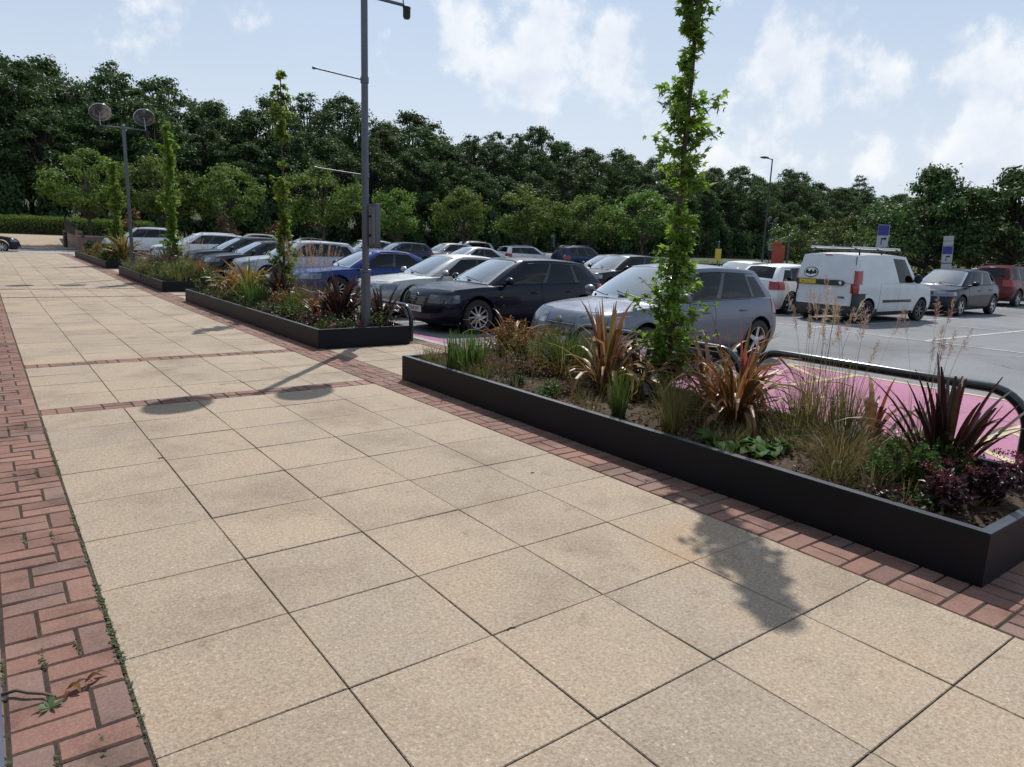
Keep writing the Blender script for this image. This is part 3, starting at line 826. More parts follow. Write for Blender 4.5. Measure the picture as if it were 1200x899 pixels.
# kerb between plaza and car park
bm = bmesh.new(); y = -8.0
while y < 43:
    for (y0, y1) in ((y, y + .91),):
        z0, z1 = gz(y0), gz(y1)
        v = [bm.verts.new(p) for p in ((5.30, y0 + .004, z0), (5.44, y0 + .004, z0), (5.44, y1 - .004, z1), (5.30, y1 - .004, z1), (5.30, y0 + .004, z0 - .2), (5.44, y0 + .004, z0 - .2), (5.44, y1 - .004, z1 - .2), (5.30, y1 - .004, z1 - .2))]
        fs_ = [bm.faces.new([v[i] for i in f]) for f in ((0, 1, 2, 3), (4, 5, 1, 0), (5, 6, 2, 1), (6, 7, 3, 2), (7, 4, 0, 3))]
    y += .915
bmesh.ops.recalc_face_normals(bm, faces=bm.faces)
struct(bobj('kerb', bm, M['concrete']))
# pink surfacing of the accessible bays and its cream lines
sheet('pink_surfacing', 5.45, 9.55, -9, 3.45, M['pink'], lambda x, y: pz(x, y) + .004, 8, 24)
sheet('pink_surfacing', 5.45, 5.95, 3.45, 12.4, M['pink'], lambda x, y: pz(x, y) + .004, 2, 24)
def strip(pts, w, mat, dz, name):
    vs, fs = [], []
    for (xa, ya), (xb, yb) in zip(pts, pts[1:]):
        d = Vector((xb - xa, yb - ya)); n = Vector((-d.y, d.x)).normalized() * w / 2; k = max(1, int(d.length / 1.0)); b0 = len(vs)
        for i in range(k + 1):
            q = Vector((xa, ya)) + d * i / k
            for s in (-1, 1): vs.append((q.x + s * n.x, q.y + s * n.y, pz(q.x + s*n.x, q.y + s*n.y) + dz))
        for i in range(k): a = b0 + 2 * i; fs.append((a, a + 2, a + 3, a + 1))
    return vs, fs
def lines(name, segs, w, mat, dz=.008):
    V_, F_ = [], []
    for sg in segs:
        v, f = strip(sg, w, mat, dz, name); n = len(V_); V_ += v; F_ += [tuple(i + n for i in q) for q in f]
    bm = bmesh.new(); vv = [bm.verts.new(v) for v in V_]
    for q in F_: bm.faces.new([vv[i] for i in q])
    bmesh.ops.recalc_face_normals(bm, faces=bm.faces)
    for f in bm.faces:
        if f.normal.z < 0: f.normal_flip()
    return struct(bobj(name, bm, mat))
seg = [[(9.6, -9), (9.6, 3.4)], [(5.5, 3.4), (9.55, 3.4)], [(5.5, 2.2), (9.55, 2.2)]]
for i in range(4): seg.append([(5.6 + i * 1.05, 2.25), (6.6 + i * 1.0, 3.35)])
for yb in (-.3, -1.5, -4.0, -5.2): seg.append([(5.9, yb), (9.55, yb)])
for i in range(4): seg.append([(5.9 + i * .95, -1.45), (6.75 + i * .92, -.35)])
lines('bay_marking', seg, .09, M['cream_line'])
seg = []
for yb in (6.75, 10.1, 12.9, 15.4, 17.9, 20.4, 22.9, 25.4, 27.9, 30.4, 32.9, 35.4, 37.9): seg.append([(6.0, yb), (10.6, yb)])
seg.append([(15.6, -14), (15.6, 40)])
for yb in np.arange(-12.0, 40, 2.52): seg.append([(15.6, yb + .75), (20.6, yb + .75)]); seg.append([(20.7, yb + .75), (25.6, yb + .75)])
seg.append([(20.65, -14), (20.65, 40)])
for yb in np.arange(-12.0, 44, 2.52): seg.append([(32.0, yb), (36.6, yb)])
lines('parking_line', seg, .09, M['white_line'])

# ------------------------------------------------------------------ planters
M['planter'] = simple('anthracite_planter', (.0088, .0102, .0138), .5, metal=.0, spec=.22, var=.1, scale=3)
M['planter_rim_sheen'] = simple('planter_rim_sheen', (.05, .056, .068), .38, metal=.2, var=.15, scale=5)  # lighter copy of the planter colour: grazing sky sheen painted on the top
M['mulch'] = leafmat('bark_chip', [(.045, .026, .015), (.08, .05, .03), (.12, .08, .05), (.03, .019, .012), (.06, .03, .018)], trans=0, rough=.95, spec=.05)
PH = .275
PLANTERS = [
    dict(y0=-1.58, y1=4.34, x0=3.46, x1=4.93, label='long dark steel planter nearest the camera, beside the silver hatchback'),
    dict(y0=6.86, y1=15.0, x0=3.46, x1=4.93, label='long dark steel planter holding the near lamp post at its end'),
    dict(y0=17.6, y1=24.8, x0=3.46, x1=4.93, label='dark steel planter with the far twin-disc lamp post standing in it'),
    dict(y0=27.9, y1=38.5, x0=3.46, x1=4.93, label='most distant dark planter, ending at the pale road across the plaza')]
for pl in PLANTERS:
    x0, x1, y0, y1 = pl['x0'], pl['x1'], pl['y0'], pl['y1']; zb_ = gz((y0 + y1) / 2)
    root = thing('planter', pl['label'], 'planter', (x0, y0, 0), group='dark steel planters along the plaza')
    bm = bmesh.new(); ny = 12; t = .055
    for (ax, ay, bx, by) in ((x0, y0, x0, y1), (x0, y1, x1, y1), (x1, y1, x1, y0), (x1, y0, x0, y0)):
        pass
    outer = [(x0, y0), (x1, y0), (x1, y1), (x0, y1)]; inner = [(x0 + t, y0 + t), (x1 - t, y0 + t), (x1 - t, y1 - t), (x0 + t, y1 - t)]
    def ring(pts, zz): return [bm.verts.new((x - x0, y - y0, gz(y) + zz)) for x, y in pts]
    rings_ = [ring(outer, -.02), ring(outer, PH - .004), ring([(x + (.004 if x == x0 else -.004), y + (.004 if y == y0 else -.004)) for x, y in outer], PH), ring(inner, PH), ring([(x + (.006 if x < 4.2 else -.006), y + (.006 if y < (y0 + y1) / 2 else -.006)) for x, y in inner], PH - .01), ring([(x + (.006 if x < 4.2 else -.006), y + (.006 if y < (y0 + y1) / 2 else -.006)) for x, y in inner], PH - .15)]
    for a, b in zip(rings_, rings_[1:]):
        for i in range(4): bm.faces.new((a[i], a[(i+1) % 4], b[(i+1) % 4], b[i]))
    bobj('planter_box', bm, M['planter'], root)
    bm = bmesh.new(); ra = ring([(x + (.001 if x == x0 else -.001), y + (.001 if y == y0 else -.001)) for x, y in outer], PH + .003); rb = ring([(x + (-.001 if x < 4.2 else .001), y + (-.001 if y < (y0 + y1) / 2 else .001)) for x, y in inner], PH + .003)
    for i in range(4): bm.faces.new((ra[i], ra[(i+1) % 4], rb[(i+1) % 4], rb[i]))
    bobj('rim', bm, M['planter_rim_sheen'], root)
    nx_, ny_ = 24, int((y1 - y0) * 14); vs, fs = [], []
    for j in range(ny_ + 1):
        for i in range(nx_ + 1):
            x = x0 + t + (x1 - x0 - 2*t) * i / nx_; y = y0 + t + (y1 - y0 - 2*t) * j / ny_
            e = min(i, nx_ - i, 4) / 4
            vs.append((x - x0, y - y0, gz(y) + PH - .075 + e * (.04 * math.sin(x * 3 + y * 2.1) * math.sin(y * 1.7) + random.uniform(-.014, .014)) + .02 * e))
    for j in range(ny_):
        for i in range(nx_): a = j * (nx_ + 1) + i; fs.append((a, a+1, a + nx_ + 2, a + nx_ + 1))
    o = pyobj('soil', vs, fs, M['soil'], root, 80); o['kind'] = 'stuff'
    vs, fs = [], []
    for q in range(int((y1 - y0) * (650 if y0 < 5 else 120))):
        x = random.uniform(.1, x1 - x0 - .1); y = random.uniform(.1, y1 - y0 - .1); a = random.uniform(0, 6.3); l = random.uniform(.007, .024); w = l * random.uniform(.25, .6)
        i_ = min(nx_, max(0, int(round((x - t) / (x1 - x0 - 2*t) * nx_)))); j_ = min(ny_, max(0, int(round((y - t) / (y1 - y0 - 2*t) * ny_))))
        z = gz(y + y0) + PH - .052 + .04 * math.sin((x + x0) * 3 + (y + y0) * 2.1) * math.sin((y + y0) * 1.7) + random.uniform(0, .02); n = len(vs)
        u = Vector((math.cos(a), math.sin(a), random.uniform(-.5, .5))); v_ = Vector((-math.sin(a), math.cos(a), random.uniform(-.5, .5))); p = Vector((x, y, z))
        for s1, s2 in ((-1, -1), (1, -1), (1, 1), (-1, 1)): vs.append(p + u * l * s1 + v_ * w * s2)
        fs.append((n, n+1, n+2, n+3))
    o = pyobj('bark_mulch', vs, fs, M['mulch'], root); o['kind'] = 'stuff'
    pl['root'] = root
def soil_z(x, y): return gz(y) + PH - .06

# bits on the paving: leaf litter, weeds, stick, moss
M['moss'] = leafmat('moss_and_weed', [(.03, .05, .01), (.05, .075, .015), (.06, .055, .03)], trans=.2)
vs, fs = [], []
for q in range(1500):
    y = -3.2 + 7.0 * random.random() ** 1.3; 
    if math.sin(y * 5.3) + math.sin(y * 2.1 + 1) + .9 * math.sin(y * 13) < random.uniform(-1.2, 1.4): continue
    x = random.gauss(-.004, .006); s = random.uniform(.004, .012); a = random.uniform(0, 6.3); n = len(vs); z = gz(y) - .004 + random.uniform(0, .008)
    for i in range(3): vs.append((x + s * math.cos(a + i * 2.1), y + s * math.sin(a + i * 2.1), z + random.uniform(0, .006)))
    fs.append((n, n+1, n+2))
for q in range(260):
    y = random.choice([-.9, -.5, .15, 1.4, 2.6, 3.9]) + random.gauss(0, .05); x = random.choice([-.12, -.235, -.353]) + random.gauss(0, .005); s = random.uniform(.004, .011); a = random.uniform(0, 6.3); n = len(vs)
    for i in range(3): vs.append((x + s * math.cos(a + i * 2.1), y + s * math.sin(a + i * 2.1), random.uniform(0, .01)))
    fs.append((n, n+1, n+2))
o = pyobj('moss', vs, fs, M['moss']); tag(o, 'green moss along the joint beside the brick band', 'moss', kind='stuff')
M['dead_leaf'] = leafmat('dead_leaf', [(.14, .045, .02), (.2, .09, .03), (.09, .05, .03)], trans=.2)
def curled_leaf(loc, s, a, label):
    vs, fs = [], []
    for i in range(7):
        t_ = i / 6; w = s * .16 * math.sin(PI * min(1, .08 + t_ * .92)); z = s * .28 * math.sin(t_ * 3.1) 
        for k in (-1, 0, 1): vs.append((s * (t_ - .5), k * w, z + abs(k) * w * .8 + .002))
    for i in range(6):
        for k in range(2): p = i * 3 + k; fs.append((p, p+1, p+4, p+3))
    o = pyobj('fallen_leaf', vs, fs, M['dead_leaf'], None, 60); o.location = loc; o.rotation_euler = (.2, .1, a)
    return tag(o, label, 'leaf', 'dead leaves on the brick band')
curled_leaf((-.10, -.08, .004), .06, .4, 'curled dry brown leaf on the bricks, nearest the slab edge')
curled_leaf((-.16, -.12, .004), .06, 2.1, 'dry brown leaf lying between the bare stick and its curled neighbour')
curled_leaf((-.135, -.10, .008), .055, 3.4, 'reddish crumpled leaf resting on top of other dry leaves')
for i_, (lx, ly, la, lbl) in enumerate(((-.185, -.135, 1.2, 'thin reddish dead leaf at the tip of the bare twig'), (-.075, -.065, 2.9, 'narrow reddish leaf closest to the mossy joint'), (-.16, -.095, .2, 'narrow dead leaf above the bare twig tip'), (-.115, -.115, 4.2, 'narrow dead leaf below its curled neighbours'))): curled_leaf((lx, ly, .004), .045, la, lbl)
bm = bmesh.new(); tube(bm, [(-.36, -.02, .012), (-.32, -.03, .02), (-.29, -.06, .016), (-.25, -.085, .012), (-.215, -.125, .01)], [.006, .0065, .006, .0055, .0035], 7)
tag(bobj('stick', bm, simple('dry_twig', (.12, .085, .06), .9)), 'thin bare twig lying across the brick band', 'twig')
vs, fs = [], []
for q in range(16):
    a = random.uniform(0, 6.3); l = random.uniform(.02, .05); n = len(vs); d = Vector((math.cos(a), math.sin(a), random.uniform(.2, .6))) * l; s = Vector((-math.sin(a), math.cos(a), 0)) * l * .18
    b0 = Vector((0, 0, .002)); vs += [b0, b0 + d * .5 + s, b0 + d, b0 + d * .5 - s]; fs.append((n, n+1, n+2, n+3))
o = pyobj('weed', vs, fs, leafmat('weed_leaf', [(.05, .1, .03), (.09, .14, .06)])); o.location = (-.235, -.17, 0); tag(o, 'small green weed growing between two red bricks', 'weed')
# dead bits on slabs
M['dirt'] = simple('dry_grit', (.06, .05, .04), .9)
for i, (x, y, s, lb) in enumerate(((1.33, -.62, .02, 'small dark twig on a slab in front of the planter'), (.6, 2.52, .016, 'dark speck of dirt on the slab below the round shadow'), (2.66, .92, .014, 'small dark crumb on the slab beside the brick band'))):
    bm = bmesh.new(); tube(bm, [(x - s, y, .003), (x, y + s * .4, .004), (x + s, y - s * .1, .003)], .003, 5); tag(bobj('twig', bm, M['dirt']), lb, 'twig')

# ------------------------------------------------------------------ shop front at the plaza's left edge
root = thing('shop_front', 'pale rendered shop front with dark glazing along the left of the plaza', 'building', (-1.6, -4, 0))
bm = bmesh.new(); box(bm, (-6, -6, 0), (0, 34, .5)); box(bm, (-6, -6, 3.2), (0, 34, 4.6)); bobj('wall', bm, simple('cream_render', (.5, .48, .43), .9), root)
bm = bmesh.new(); box(bm, (-5.9, -5.9, .5), (-.12, 33.9, 3.2)); bobj('window', bm, M['gloss_black'], root)
for i in range(8):
    bm = bmesh.new(); box(bm, (-.1, -6 + i * 5.66, .505), (.0, -5.8 + i * 5.66, 3.195)); bobj('mullion', bm, simple('blue_grey_frame', (.16, .21, .3), .4), root)
bm = bmesh.new(); box(bm, (-.56, -2.3, -.02), (-.362, .11, .3), bev=.01)
o = bobj('plinth', bm, simple('blue_grey_steel', (.12, .17, .27), .45)); tag(o, 'low blue grey steel plinth at the edge of the brick band', 'plinth')
# ------------------------------------------------------------------ plants
random.seed(11)
M['bronze'] = leafmat('bronze_flax', [(.10, .035, .02), (.22, .10, .045), (.30, .19, .085), (.14, .05, .03), (.24, .075, .04), (.33, .23, .12), (.09, .07, .025)], trans=.32, rough=.42, spec=.4)
M['redflax'] = leafmat('red_flax', [(.20, .05, .03), (.30, .09, .045), (.14, .06, .025), (.26, .14, .06), (.10, .08, .03), (.34, .13, .09)], trans=.36, rough=.42, spec=.4)
M['purple'] = leafmat('purple_flax', [(.032, .012, .012), (.055, .02, .018), (.022, .01, .012), (.09, .05, .035), (.045, .016, .016)], trans=.14, rough=.4, spec=.4)
M['yellowflax'] = leafmat('yellow_flax', [(.22, .20, .05), (.30, .26, .07), (.10, .04, .03), (.16, .09, .04)], trans=.35)
M['green_blade'] = leafmat('green_blade', [(.045, .09, .016), (.07, .125, .025), (.10, .14, .04), (.06, .10, .02)], trans=.4)
M['tan_blade'] = leafmat('tan_grass', [(.24, .17, .08), (.30, .22, .11), (.13, .12, .04), (.19, .13, .06), (.09, .1, .03)], trans=.35)
M['olive_blade'] = leafmat('olive_grass', [(.10, .11, .035), (.15, .14, .05), (.2, .17, .075), (.07, .09, .025)], trans=.4)
M['shrub'] = leafmat('shrub_leaf', [(.045, .10, .018), (.07, .14, .025), (.05, .09, .02), (.10, .17, .035)], trans=.4)
M['darkshrub'] = leafmat('dark_leaf', [(.02, .05, .018), (.035, .07, .025), (.025, .055, .03)], trans=.25)
M['bergenia'] = leafmat('bergenia_leaf', [(.02, .065, .015), (.035, .09, .02), (.10, .17, .02)], trans=.3, rough=.6, spec=.12)
M['orange'] = leafmat('orange_leaf', [(.30, .13, .03), (.36, .19, .045), (.20, .13, .035), (.12, .13, .03), (.26, .11, .03)], trans=.35)
M['sedum'] = leafmat('maroon_leaf', [(.05, .014, .02), (.08, .02, .03), (.035, .012, .018), (.10, .035, .045)], trans=.15, rough=.4, spec=.6)
M['pinkcover'] = leafmat('pink_cover', [(.22, .07, .09), (.10, .10, .04), (.16, .12, .06), (.30, .10, .14), (.07, .08, .03), (.17, .09, .06)], trans=.3)
M['plume'] = leafmat('pink_plume', [(.38, .25, .2), (.46, .33, .27), (.32, .2, .17), (.42, .3, .26)], trans=.45)
M['paleplume'] = leafmat('pale_plume', [(.44, .33, .27), (.5, .4, .33), (.38, .26, .2)], trans=.45)
M['stem'] = leafmat('grass_stem', [(.18, .14, .06), (.13, .12, .045), (.22, .17, .09)], trans=.2)
M['sweetgum'] = leafmat('sweetgum_leaf', [(.15, .24, .03), (.19, .30, .04), (.10, .18, .03), (.24, .33, .06)], trans=.56, rough=.45)
M['bark'] = simple('young_bark', (.075, .055, .042), .9, var=.35, scale=14, bump=.6)
M['darkbark'] = simple('dark_bark', (.035, .028, .022), .95, var=.3, scale=6, bump=.6)

class LM:
    """collects leaf shapes into one mesh"""
    def __init__(s): s.v, s.f = [], []
    def blade(s, base, ang, lean, length, width, droop, n=8, fold=.25, tip=.12, twist=0.0, kink=None):
        p = Vector(base); th = lean; st = length / n; a = len(s.v)
        side0 = Vector((-math.sin(ang), math.cos(ang), 0)); out = Vector((math.cos(ang), math.sin(ang), 0))
        for i in range(n + 1):
            t = i / n
            w = width * (min(1, .55 + t * 1.6) if t < .3 else 1) * (1 - max(0, (t - .55) / .45) ** 1.7 * (1 - tip))
            d = out * math.sin(th) + Vector((0, 0, 1)) * math.cos(th)
            nrm = out * math.cos(th) - Vector((0, 0, 1)) * math.sin(th)
            tw = twist * t; sd = side0 * math.cos(tw) + nrm * math.sin(tw)
            s.v += [p - sd * w / 2 + nrm * fold * w * -.5, Vector(p), p + sd * w / 2 + nrm * fold * w * -.5]
            p = p + d * st
            th += droop * (t + .15) / n * 2
            if kink and abs(t - kink[0]) < .5 / n: th += kink[1]
        for i in range(n):
            b = a + i * 3
            s.f += [(b, b + 1, b + 4, b + 3), (b + 1, b + 2, b + 5, b + 4)]
    def thin(s, base, ang, lean, length, width, droop, n=5):
        p = Vector(base); th = lean; st = length / n; a = len(s.v)
        ra = ang + random.uniform(-1, 1); sd = Vector((-math.sin(ra), math.cos(ra), 0)); out = Vector((math.cos(ang), math.sin(ang), 0))
        for i in range(n + 1):
            t = i / n; w = width * (1 - t) ** .6
            s.v += [p - sd * w / 2, p + sd * w / 2]
            p = p + (out * math.sin(th) + Vector((0, 0, 1)) * math.cos(th)) * st; th += droop * (t + .1) / n * 2
        for i in range(n): b = a + i * 2; s.f.append((b, b + 1, b + 3, b + 2))
        return p
    def leaf(s, c, d, nrm, l, w):
        d = d.normalized(); sd = d.cross(nrm); sd = sd.normalized() if sd.length > 1e-4 else d.orthogonal().normalized(); up = sd.cross(d)
        a = len(s.v); s.v += [c, c + d * l * .45 + sd * w / 2 + up * w * .12, c + d * l - up * l * .1, c + d * l * .45 - sd * w / 2 + up * w * .12]
        s.f.append((a, a + 1, a + 2, a + 3))
    def star(s, c, d, nrm, r):
        d = d.normalized(); sd = d.cross(nrm); sd = sd.normalized() if sd.length > 1e-4 else d.orthogonal().normalized(); up = sd.cross(d)
        a = len(s.v); s.v.append(c); k = 0
        angs = [(-2.45, .35), (-2.1, .62), (-1.62, .40), (-1.12, .92), (-.62, .42), (0, 1.08), (.62, .42), (1.12, .92), (1.62, .40), (2.1, .62), (2.45, .35)]
        for an, rr in angs: s.v.append(c + (d * math.cos(an) + sd * math.sin(an)) * r * rr + d * r * .35 - up * r * rr * rr * .28)
        for i in range(len(angs) - 1): s.f.append((a, a + 1 + i, a + 2 + i))
    def build(s, name, mat, parent=None): return pyobj(name, s.v, s.f, mat, parent)
def rnd_dir(up=0.0):
    while True:
        v = Vector((random.uniform(-1, 1), random.uniform(-1, 1), random.uniform(-1, 1)))
        if .05 < v.length < 1: break
    v.normalize(); v.z += up; return v.normalized()
def place(o, x, y, label, cat, group, name=None):
    o.location = (x, y, soil_z(x, y)); return tag(o, label, cat, group)
def flax(x, y, h, n, mat, label, spread=.75, droop=1.6, w=.05, group='flax plants in the planters', up=0.0, kinks=.3):
    m = LM()
    for i in range(n):
        a = random.uniform(0, 2 * PI); r = random.uniform(0, .07); t = random.random()
        lean = .06 + spread * t ** 1.1 * random.uniform(.5, 1.0); upright = random.random() < up
        if upright: lean *= .35
        m.blade((r * math.cos(a), r * math.sin(a), -.03), a + random.uniform(-.3, .3), lean, h * random.uniform(.65, 1.18), w * random.uniform(.65, 1.15), (.15 if upright else droop * random.uniform(.25, 1.35) * (.35 + t)), 9, .35, .1, random.uniform(-.8, .8), (random.uniform(.4, .7), random.uniform(.5, 1.3)) if random.random() < kinks else None)
    return place(m.build('flax_plant', M[mat]), x, y, label, 'flax', group)
def grass(x, y, h, n, mat, label, lean=.35, droop=.9, w=.008, r0=.07, group='grasses in the planters', plume=None, np_=0, ph=1.0, name='grass_clump'):
    m = LM()
    for i in range(n):
        a = random.uniform(0, 2 * PI); r = r0 * math.sqrt(random.random())
        m.thin((r * math.cos(a), r * math.sin(a), -.02), a + random.uniform(-.6, .6), abs(random.gauss(0, lean)), h * random.uniform(.55, 1.1), w * random.uniform(.7, 1.3), droop * random.uniform(.3, 1.3))
    if not plume: return place(m.build(name, M[mat]), x, y, label, 'grass', group)
    root = thing(name, label, 'grass', (x, y, soil_z(x, y)), group=group)
    m.build('leaves', M[mat], root)
    for q in range(np_):
        s = LM(); a = random.uniform(0, 2 * PI); r = r0 * random.random(); hh = ph * random.uniform(.72, 1.08)
        tip = s.thin((r * math.cos(a), r * math.sin(a), 0), a, abs(random.gauss(.04, .10)), hh, .005, random.uniform(.05, .35), 7)
        st = s.build('stem', M['stem'], root); hd = LM(); pl = hh * random.uniform(.16, .22)
        base = Vector(s.v[-1]); prev = (Vector(s.v[-3]) - Vector(s.v[-5])).normalized()
        for k in range(80):
            t = random.random(); c = base - prev * pl * (1 - t) + rnd_dir() * .008
            rr = .03 * math.sin(PI * (t * .85 + .12)) ; d = (rnd_dir(.5) + prev * .8).normalized()
            hd.leaf(c, d, rnd_dir(), rr * random.uniform(.6, 1.7) + .005, .0035)
        hd.build('seed_head', M[plume], st)
    return root
def bush(x, y, rx, ry, h, n, ls, mat, label, cat='shrub', group='shrubs in the planters', name='shrub', stems=14, aspect=.5):
    root = thing(name, label, cat, (x, y, soil_z(x, y)), group=group)
    m = LM(); b = bmesh.new()
    sh = []
    for i in range(stems):
        a = random.uniform(0, 2*PI); q = math.sqrt(random.random()); tip = Vector((rx * q * math.cos(a), ry * q * math.sin(a), h * (1 - .45 * q * q) * random.uniform(.7, 1.12)))
        tube(b, [Vector((tip.x * .15, tip.y * .15, -.02)), tip * .5 + Vector((0, 0, .03)), tip], [.005, .0035, .0015], 4); sh.append(tip)
    bobj('stems', b, M['bark'], root)
    for i in range(n):
        tip = random.choice(sh); t = random.random() ** .6
        base = Vector((tip.x * .15, tip.y * .15, 0)); c = base.lerp(tip, t) + rnd_dir() * random.random() * .055
        d = (rnd_dir(.25) + Vector((tip.x, tip.y, 0)) * 1.5).normalized()
        m.leaf(c, d, rnd_dir(1.0), ls * random.uniform(.6, 1.25), ls * aspect * random.uniform(.8, 1.2))
    m.build('leaves', M[mat], root)
    return root
def broad(x, y, n, l, label):
    root = thing('broadleaf_plant', label, 'plant', (x, y, soil_z(x, y)), group='broad leaved plants in the near planter')
    for i in range(n):
        a = 2 * PI * i / n + random.uniform(-.4, .4); vs, fs = [], []; ll = l * random.uniform(.7, 1.15); ln = random.uniform(.3, .9)
        for k in range(8):
            t = k / 7; w = ll * .34 * (math.sin(PI * max(0, (t - .22) / .78)) ** .6 if t > .22 else .04) + .004
            th = ln + t * .9; p = Vector((math.cos(a), math.sin(a), 0)) * ll * math.sin(ln + t * .4) * t + Vector((0, 0, ll * t * math.cos(th)))
            sd = Vector((-math.sin(a), math.cos(a), 0))
            for s_ in (-1, -.5, 0, .5, 1): vs.append(p + sd * w * s_ + Vector((0, 0, w * .35 * abs(s_) + .006 * math.sin(k * 3 + s_ * 4))))
        for k in range(7):
            for j in range(4): q = k * 5 + j; fs.append((q, q+1, q+6, q+5))
        pyobj('leaf', vs, fs, M['bergenia'], root, 70)
    return root
def sedum(x, y, r, h, n, label):
    root = bush(x, y, r, r, h, n, .045, 'sedum', label, 'sedum', 'maroon sedums in the near planter', 'sedum_plant', 12, .6)
    for q in range(5):
        m = LM(); a = random.uniform(0, 6.3); rr = r * math.sqrt(random.random()); c = Vector((rr * math.cos(a), rr * math.sin(a), h * random.uniform(.95, 1.25)))
        for k in range(60):
            p = c + Vector((random.gauss(0, .03), random.gauss(0, .03), random.gauss(0, .008))); m.leaf(p, rnd_dir(1), rnd_dir(), .012, .01)
        m.build('flower_head', leaf_flower, root)
    return root
leaf_flower = leafmat('dull_red_flower', [(.13, .02, .035), (.20, .04, .055), (.09, .02, .025)], trans=.2)

# first planter, from its far end to the near corner
grass(3.74, 4.14, .22, 160, 'tan_blade', 'small brown grass tuft at the far corner of the near planter', .5, 1.2, r0=.08)
m = LM()
for i in range(190):
    a = random.uniform(0, 6.3); r = .2 * math.sqrt(random.random()); m.blade((r * math.cos(a), r * math.sin(a), -.02), random.uniform(0, 6.3), abs(random.gauss(0, .14)), random.uniform(.26, .5), .014, random.uniform(0, .5), 5, .2)
place(m.build('iris_clump', M['green_blade']), 3.74, 3.46, 'upright clump of sword-shaped green blades near the planter corner', 'iris', 'irises')
flax(4.75, 4.0, .7, 46, 'bronze', 'faded flax with tan arching blades behind the orange shrub', .8, 2.6, .04, kinks=.5)
bush(4.62, 3.55, .36, .55, .56, 3800, .042, 'orange', 'orange brown twiggy shrub in front of the dark navy hatchback', stems=30)
grass(4.6, 2.8, .62, 900, 'green_blade', 'wide green arching grass before the silver hatchback bumper', .5, 1.6, .009, .16)
grass(4.45, 2.62, .46, 200, 'tan_blade', 'tan dry grass mixed beside the wide green arching grass', .55, 1.6, .008, .14)
bush(4.12, 3.05, .36, .62, .2, 2600, .034, 'pinkcover', 'low pink-tinged ground cover spread behind the iris clump', stems=70)
bush(4.05, 2.15, .3, .3, .13, 500, .03, 'pinkcover', 'low straggly reddish cover in front of the bronze flax', stems=26)
bush(3.74, 2.55, .13, .15, .14, 320, .03, 'darkshrub', 'small dark green cushion plant at the planter rim', stems=14)
bush(3.78, 2.1, .11, .14, .13, 260, .035, 'green_blade', 'small bright green tuft at the rim beside the bronze flax', stems=14)
bush(3.68, 3.05, .12, .2, .08, 260, .028, 'shrub', 'tiny green rim plant below the pink ground cover', stems=14)
flax(4.34, 1.96, .84, 92, 'bronze', 'bronze flax with bent tan blades left of the sweetgum', 1.0, 3.1, .042, kinks=.55, up=.18)
m = LM()
for a, l, ln in ((.3, .85, .05), (2.2, .8, .1), (4.4, .78, .08), (5.2, .66, .16), (1.1, .7, .2)): m.blade((.03 * math.cos(a), .03 * math.sin(a), 0), a, ln, l, .06, .12, 8, .4, .08)
place(m.build('flax_plant', M['redflax']), 4.5, 2.1, 'few tall upright flax blades rising before the silver bonnet', 'flax', 'flax plants in the planters')
flax(4.83, 1.98, .66, 30, 'purple', 'dark purple flax in the shade left of the sweetgum trunk', .9, 1.9, .055)
grass(3.68, 1.12, .46, 130, 'green_blade', 'slim upright green grass at the rim below the bronze flax', .12, .4, .008, .05)
grass(3.74, .62, .5, 240, 'olive_blade', 'wispy olive feather grass standing beside the garden spotlight', .26, .8, .005, .08)
bush(4.55, 1.55, .16, .16, .1, 200, .03, 'pinkcover', 'low pink leaves at the foot of the sweetgum tree', stems=16)
flax(4.4, .55, .8, 125, 'redflax', 'large red and olive flax right of the sweetgum tree', 1.05, 3.0, .036, kinks=.4, up=.08)
m = LM()
for a, l, ln in ((2.6, .8, .04), (.4, .62, .2), (3.6, .62, .12)): m.blade((.03 * math.cos(a), .03 * math.sin(a), 0), a, ln, l, .065, .1, 8, .4, .06)
place(m.build('flax_plant', leafmat('pink_flax', [(.42, .15, .11), (.36, .12, .09)], trans=.4)), 4.5, .55, 'three stiff pink flax blades above the large red flax', 'flax', 'flax plants in the planters')
grass(4.6, .12, .6, 80, 'olive_blade', 'loose olive grass arching right from the large red flax', .6, 1.7, .009, .1)
broad(3.7, .22, 7, .2, 'dark green broad-leaved plant at the rim under the red flax')
broad(3.92, -.06, 9, .22, 'glossy broad-leaved plant with cupped leaves beside the tan sedge')
broad(3.72, -.12, 5, .15, 'yellowish small broad-leaved plant at the rim')
grass(4.0, -.55, .42, 520, 'tan_blade', 'tan mound of hair-like sedge spilling to the rim', .75, 1.7, .005, .12)
grass(3.72, -.66, .26, 240, 'olive_blade', 'short olive tuft at the rim before the tan sedge', .6, 1.3, .005, .08)
grass(4.5, -.28, .62, 170, 'olive_blade', 'feather reed grass with tall pink seed heads behind the sedge', .16, .5, .007, .1, plume='plume', np_=9, ph=1.15)
grass(4.74, .16, .55, 90, 'olive_blade', 'feather reed grass with pale seed heads before the white hatchback', .16, .5, .006, .09, plume='plume', np_=7, ph=1.02)
grass(4.66, -.72, .5, 80, 'olive_blade', 'sparse feather reed grass with seed heads beside the purple flax', .14, .5, .006, .09, plume='plume', np_=8, ph=1.05)
bush(3.95, -.92, .2, .22, .3, 800, .045, 'shrub', 'bright green leafy shrub between the sedge and the sedums', stems=22)
bush(4.18, -1.02, .2, .2, .34, 700, .042, 'shrub', 'green leafy shrub touching the foot of the purple flax', stems=22)
m = LM()
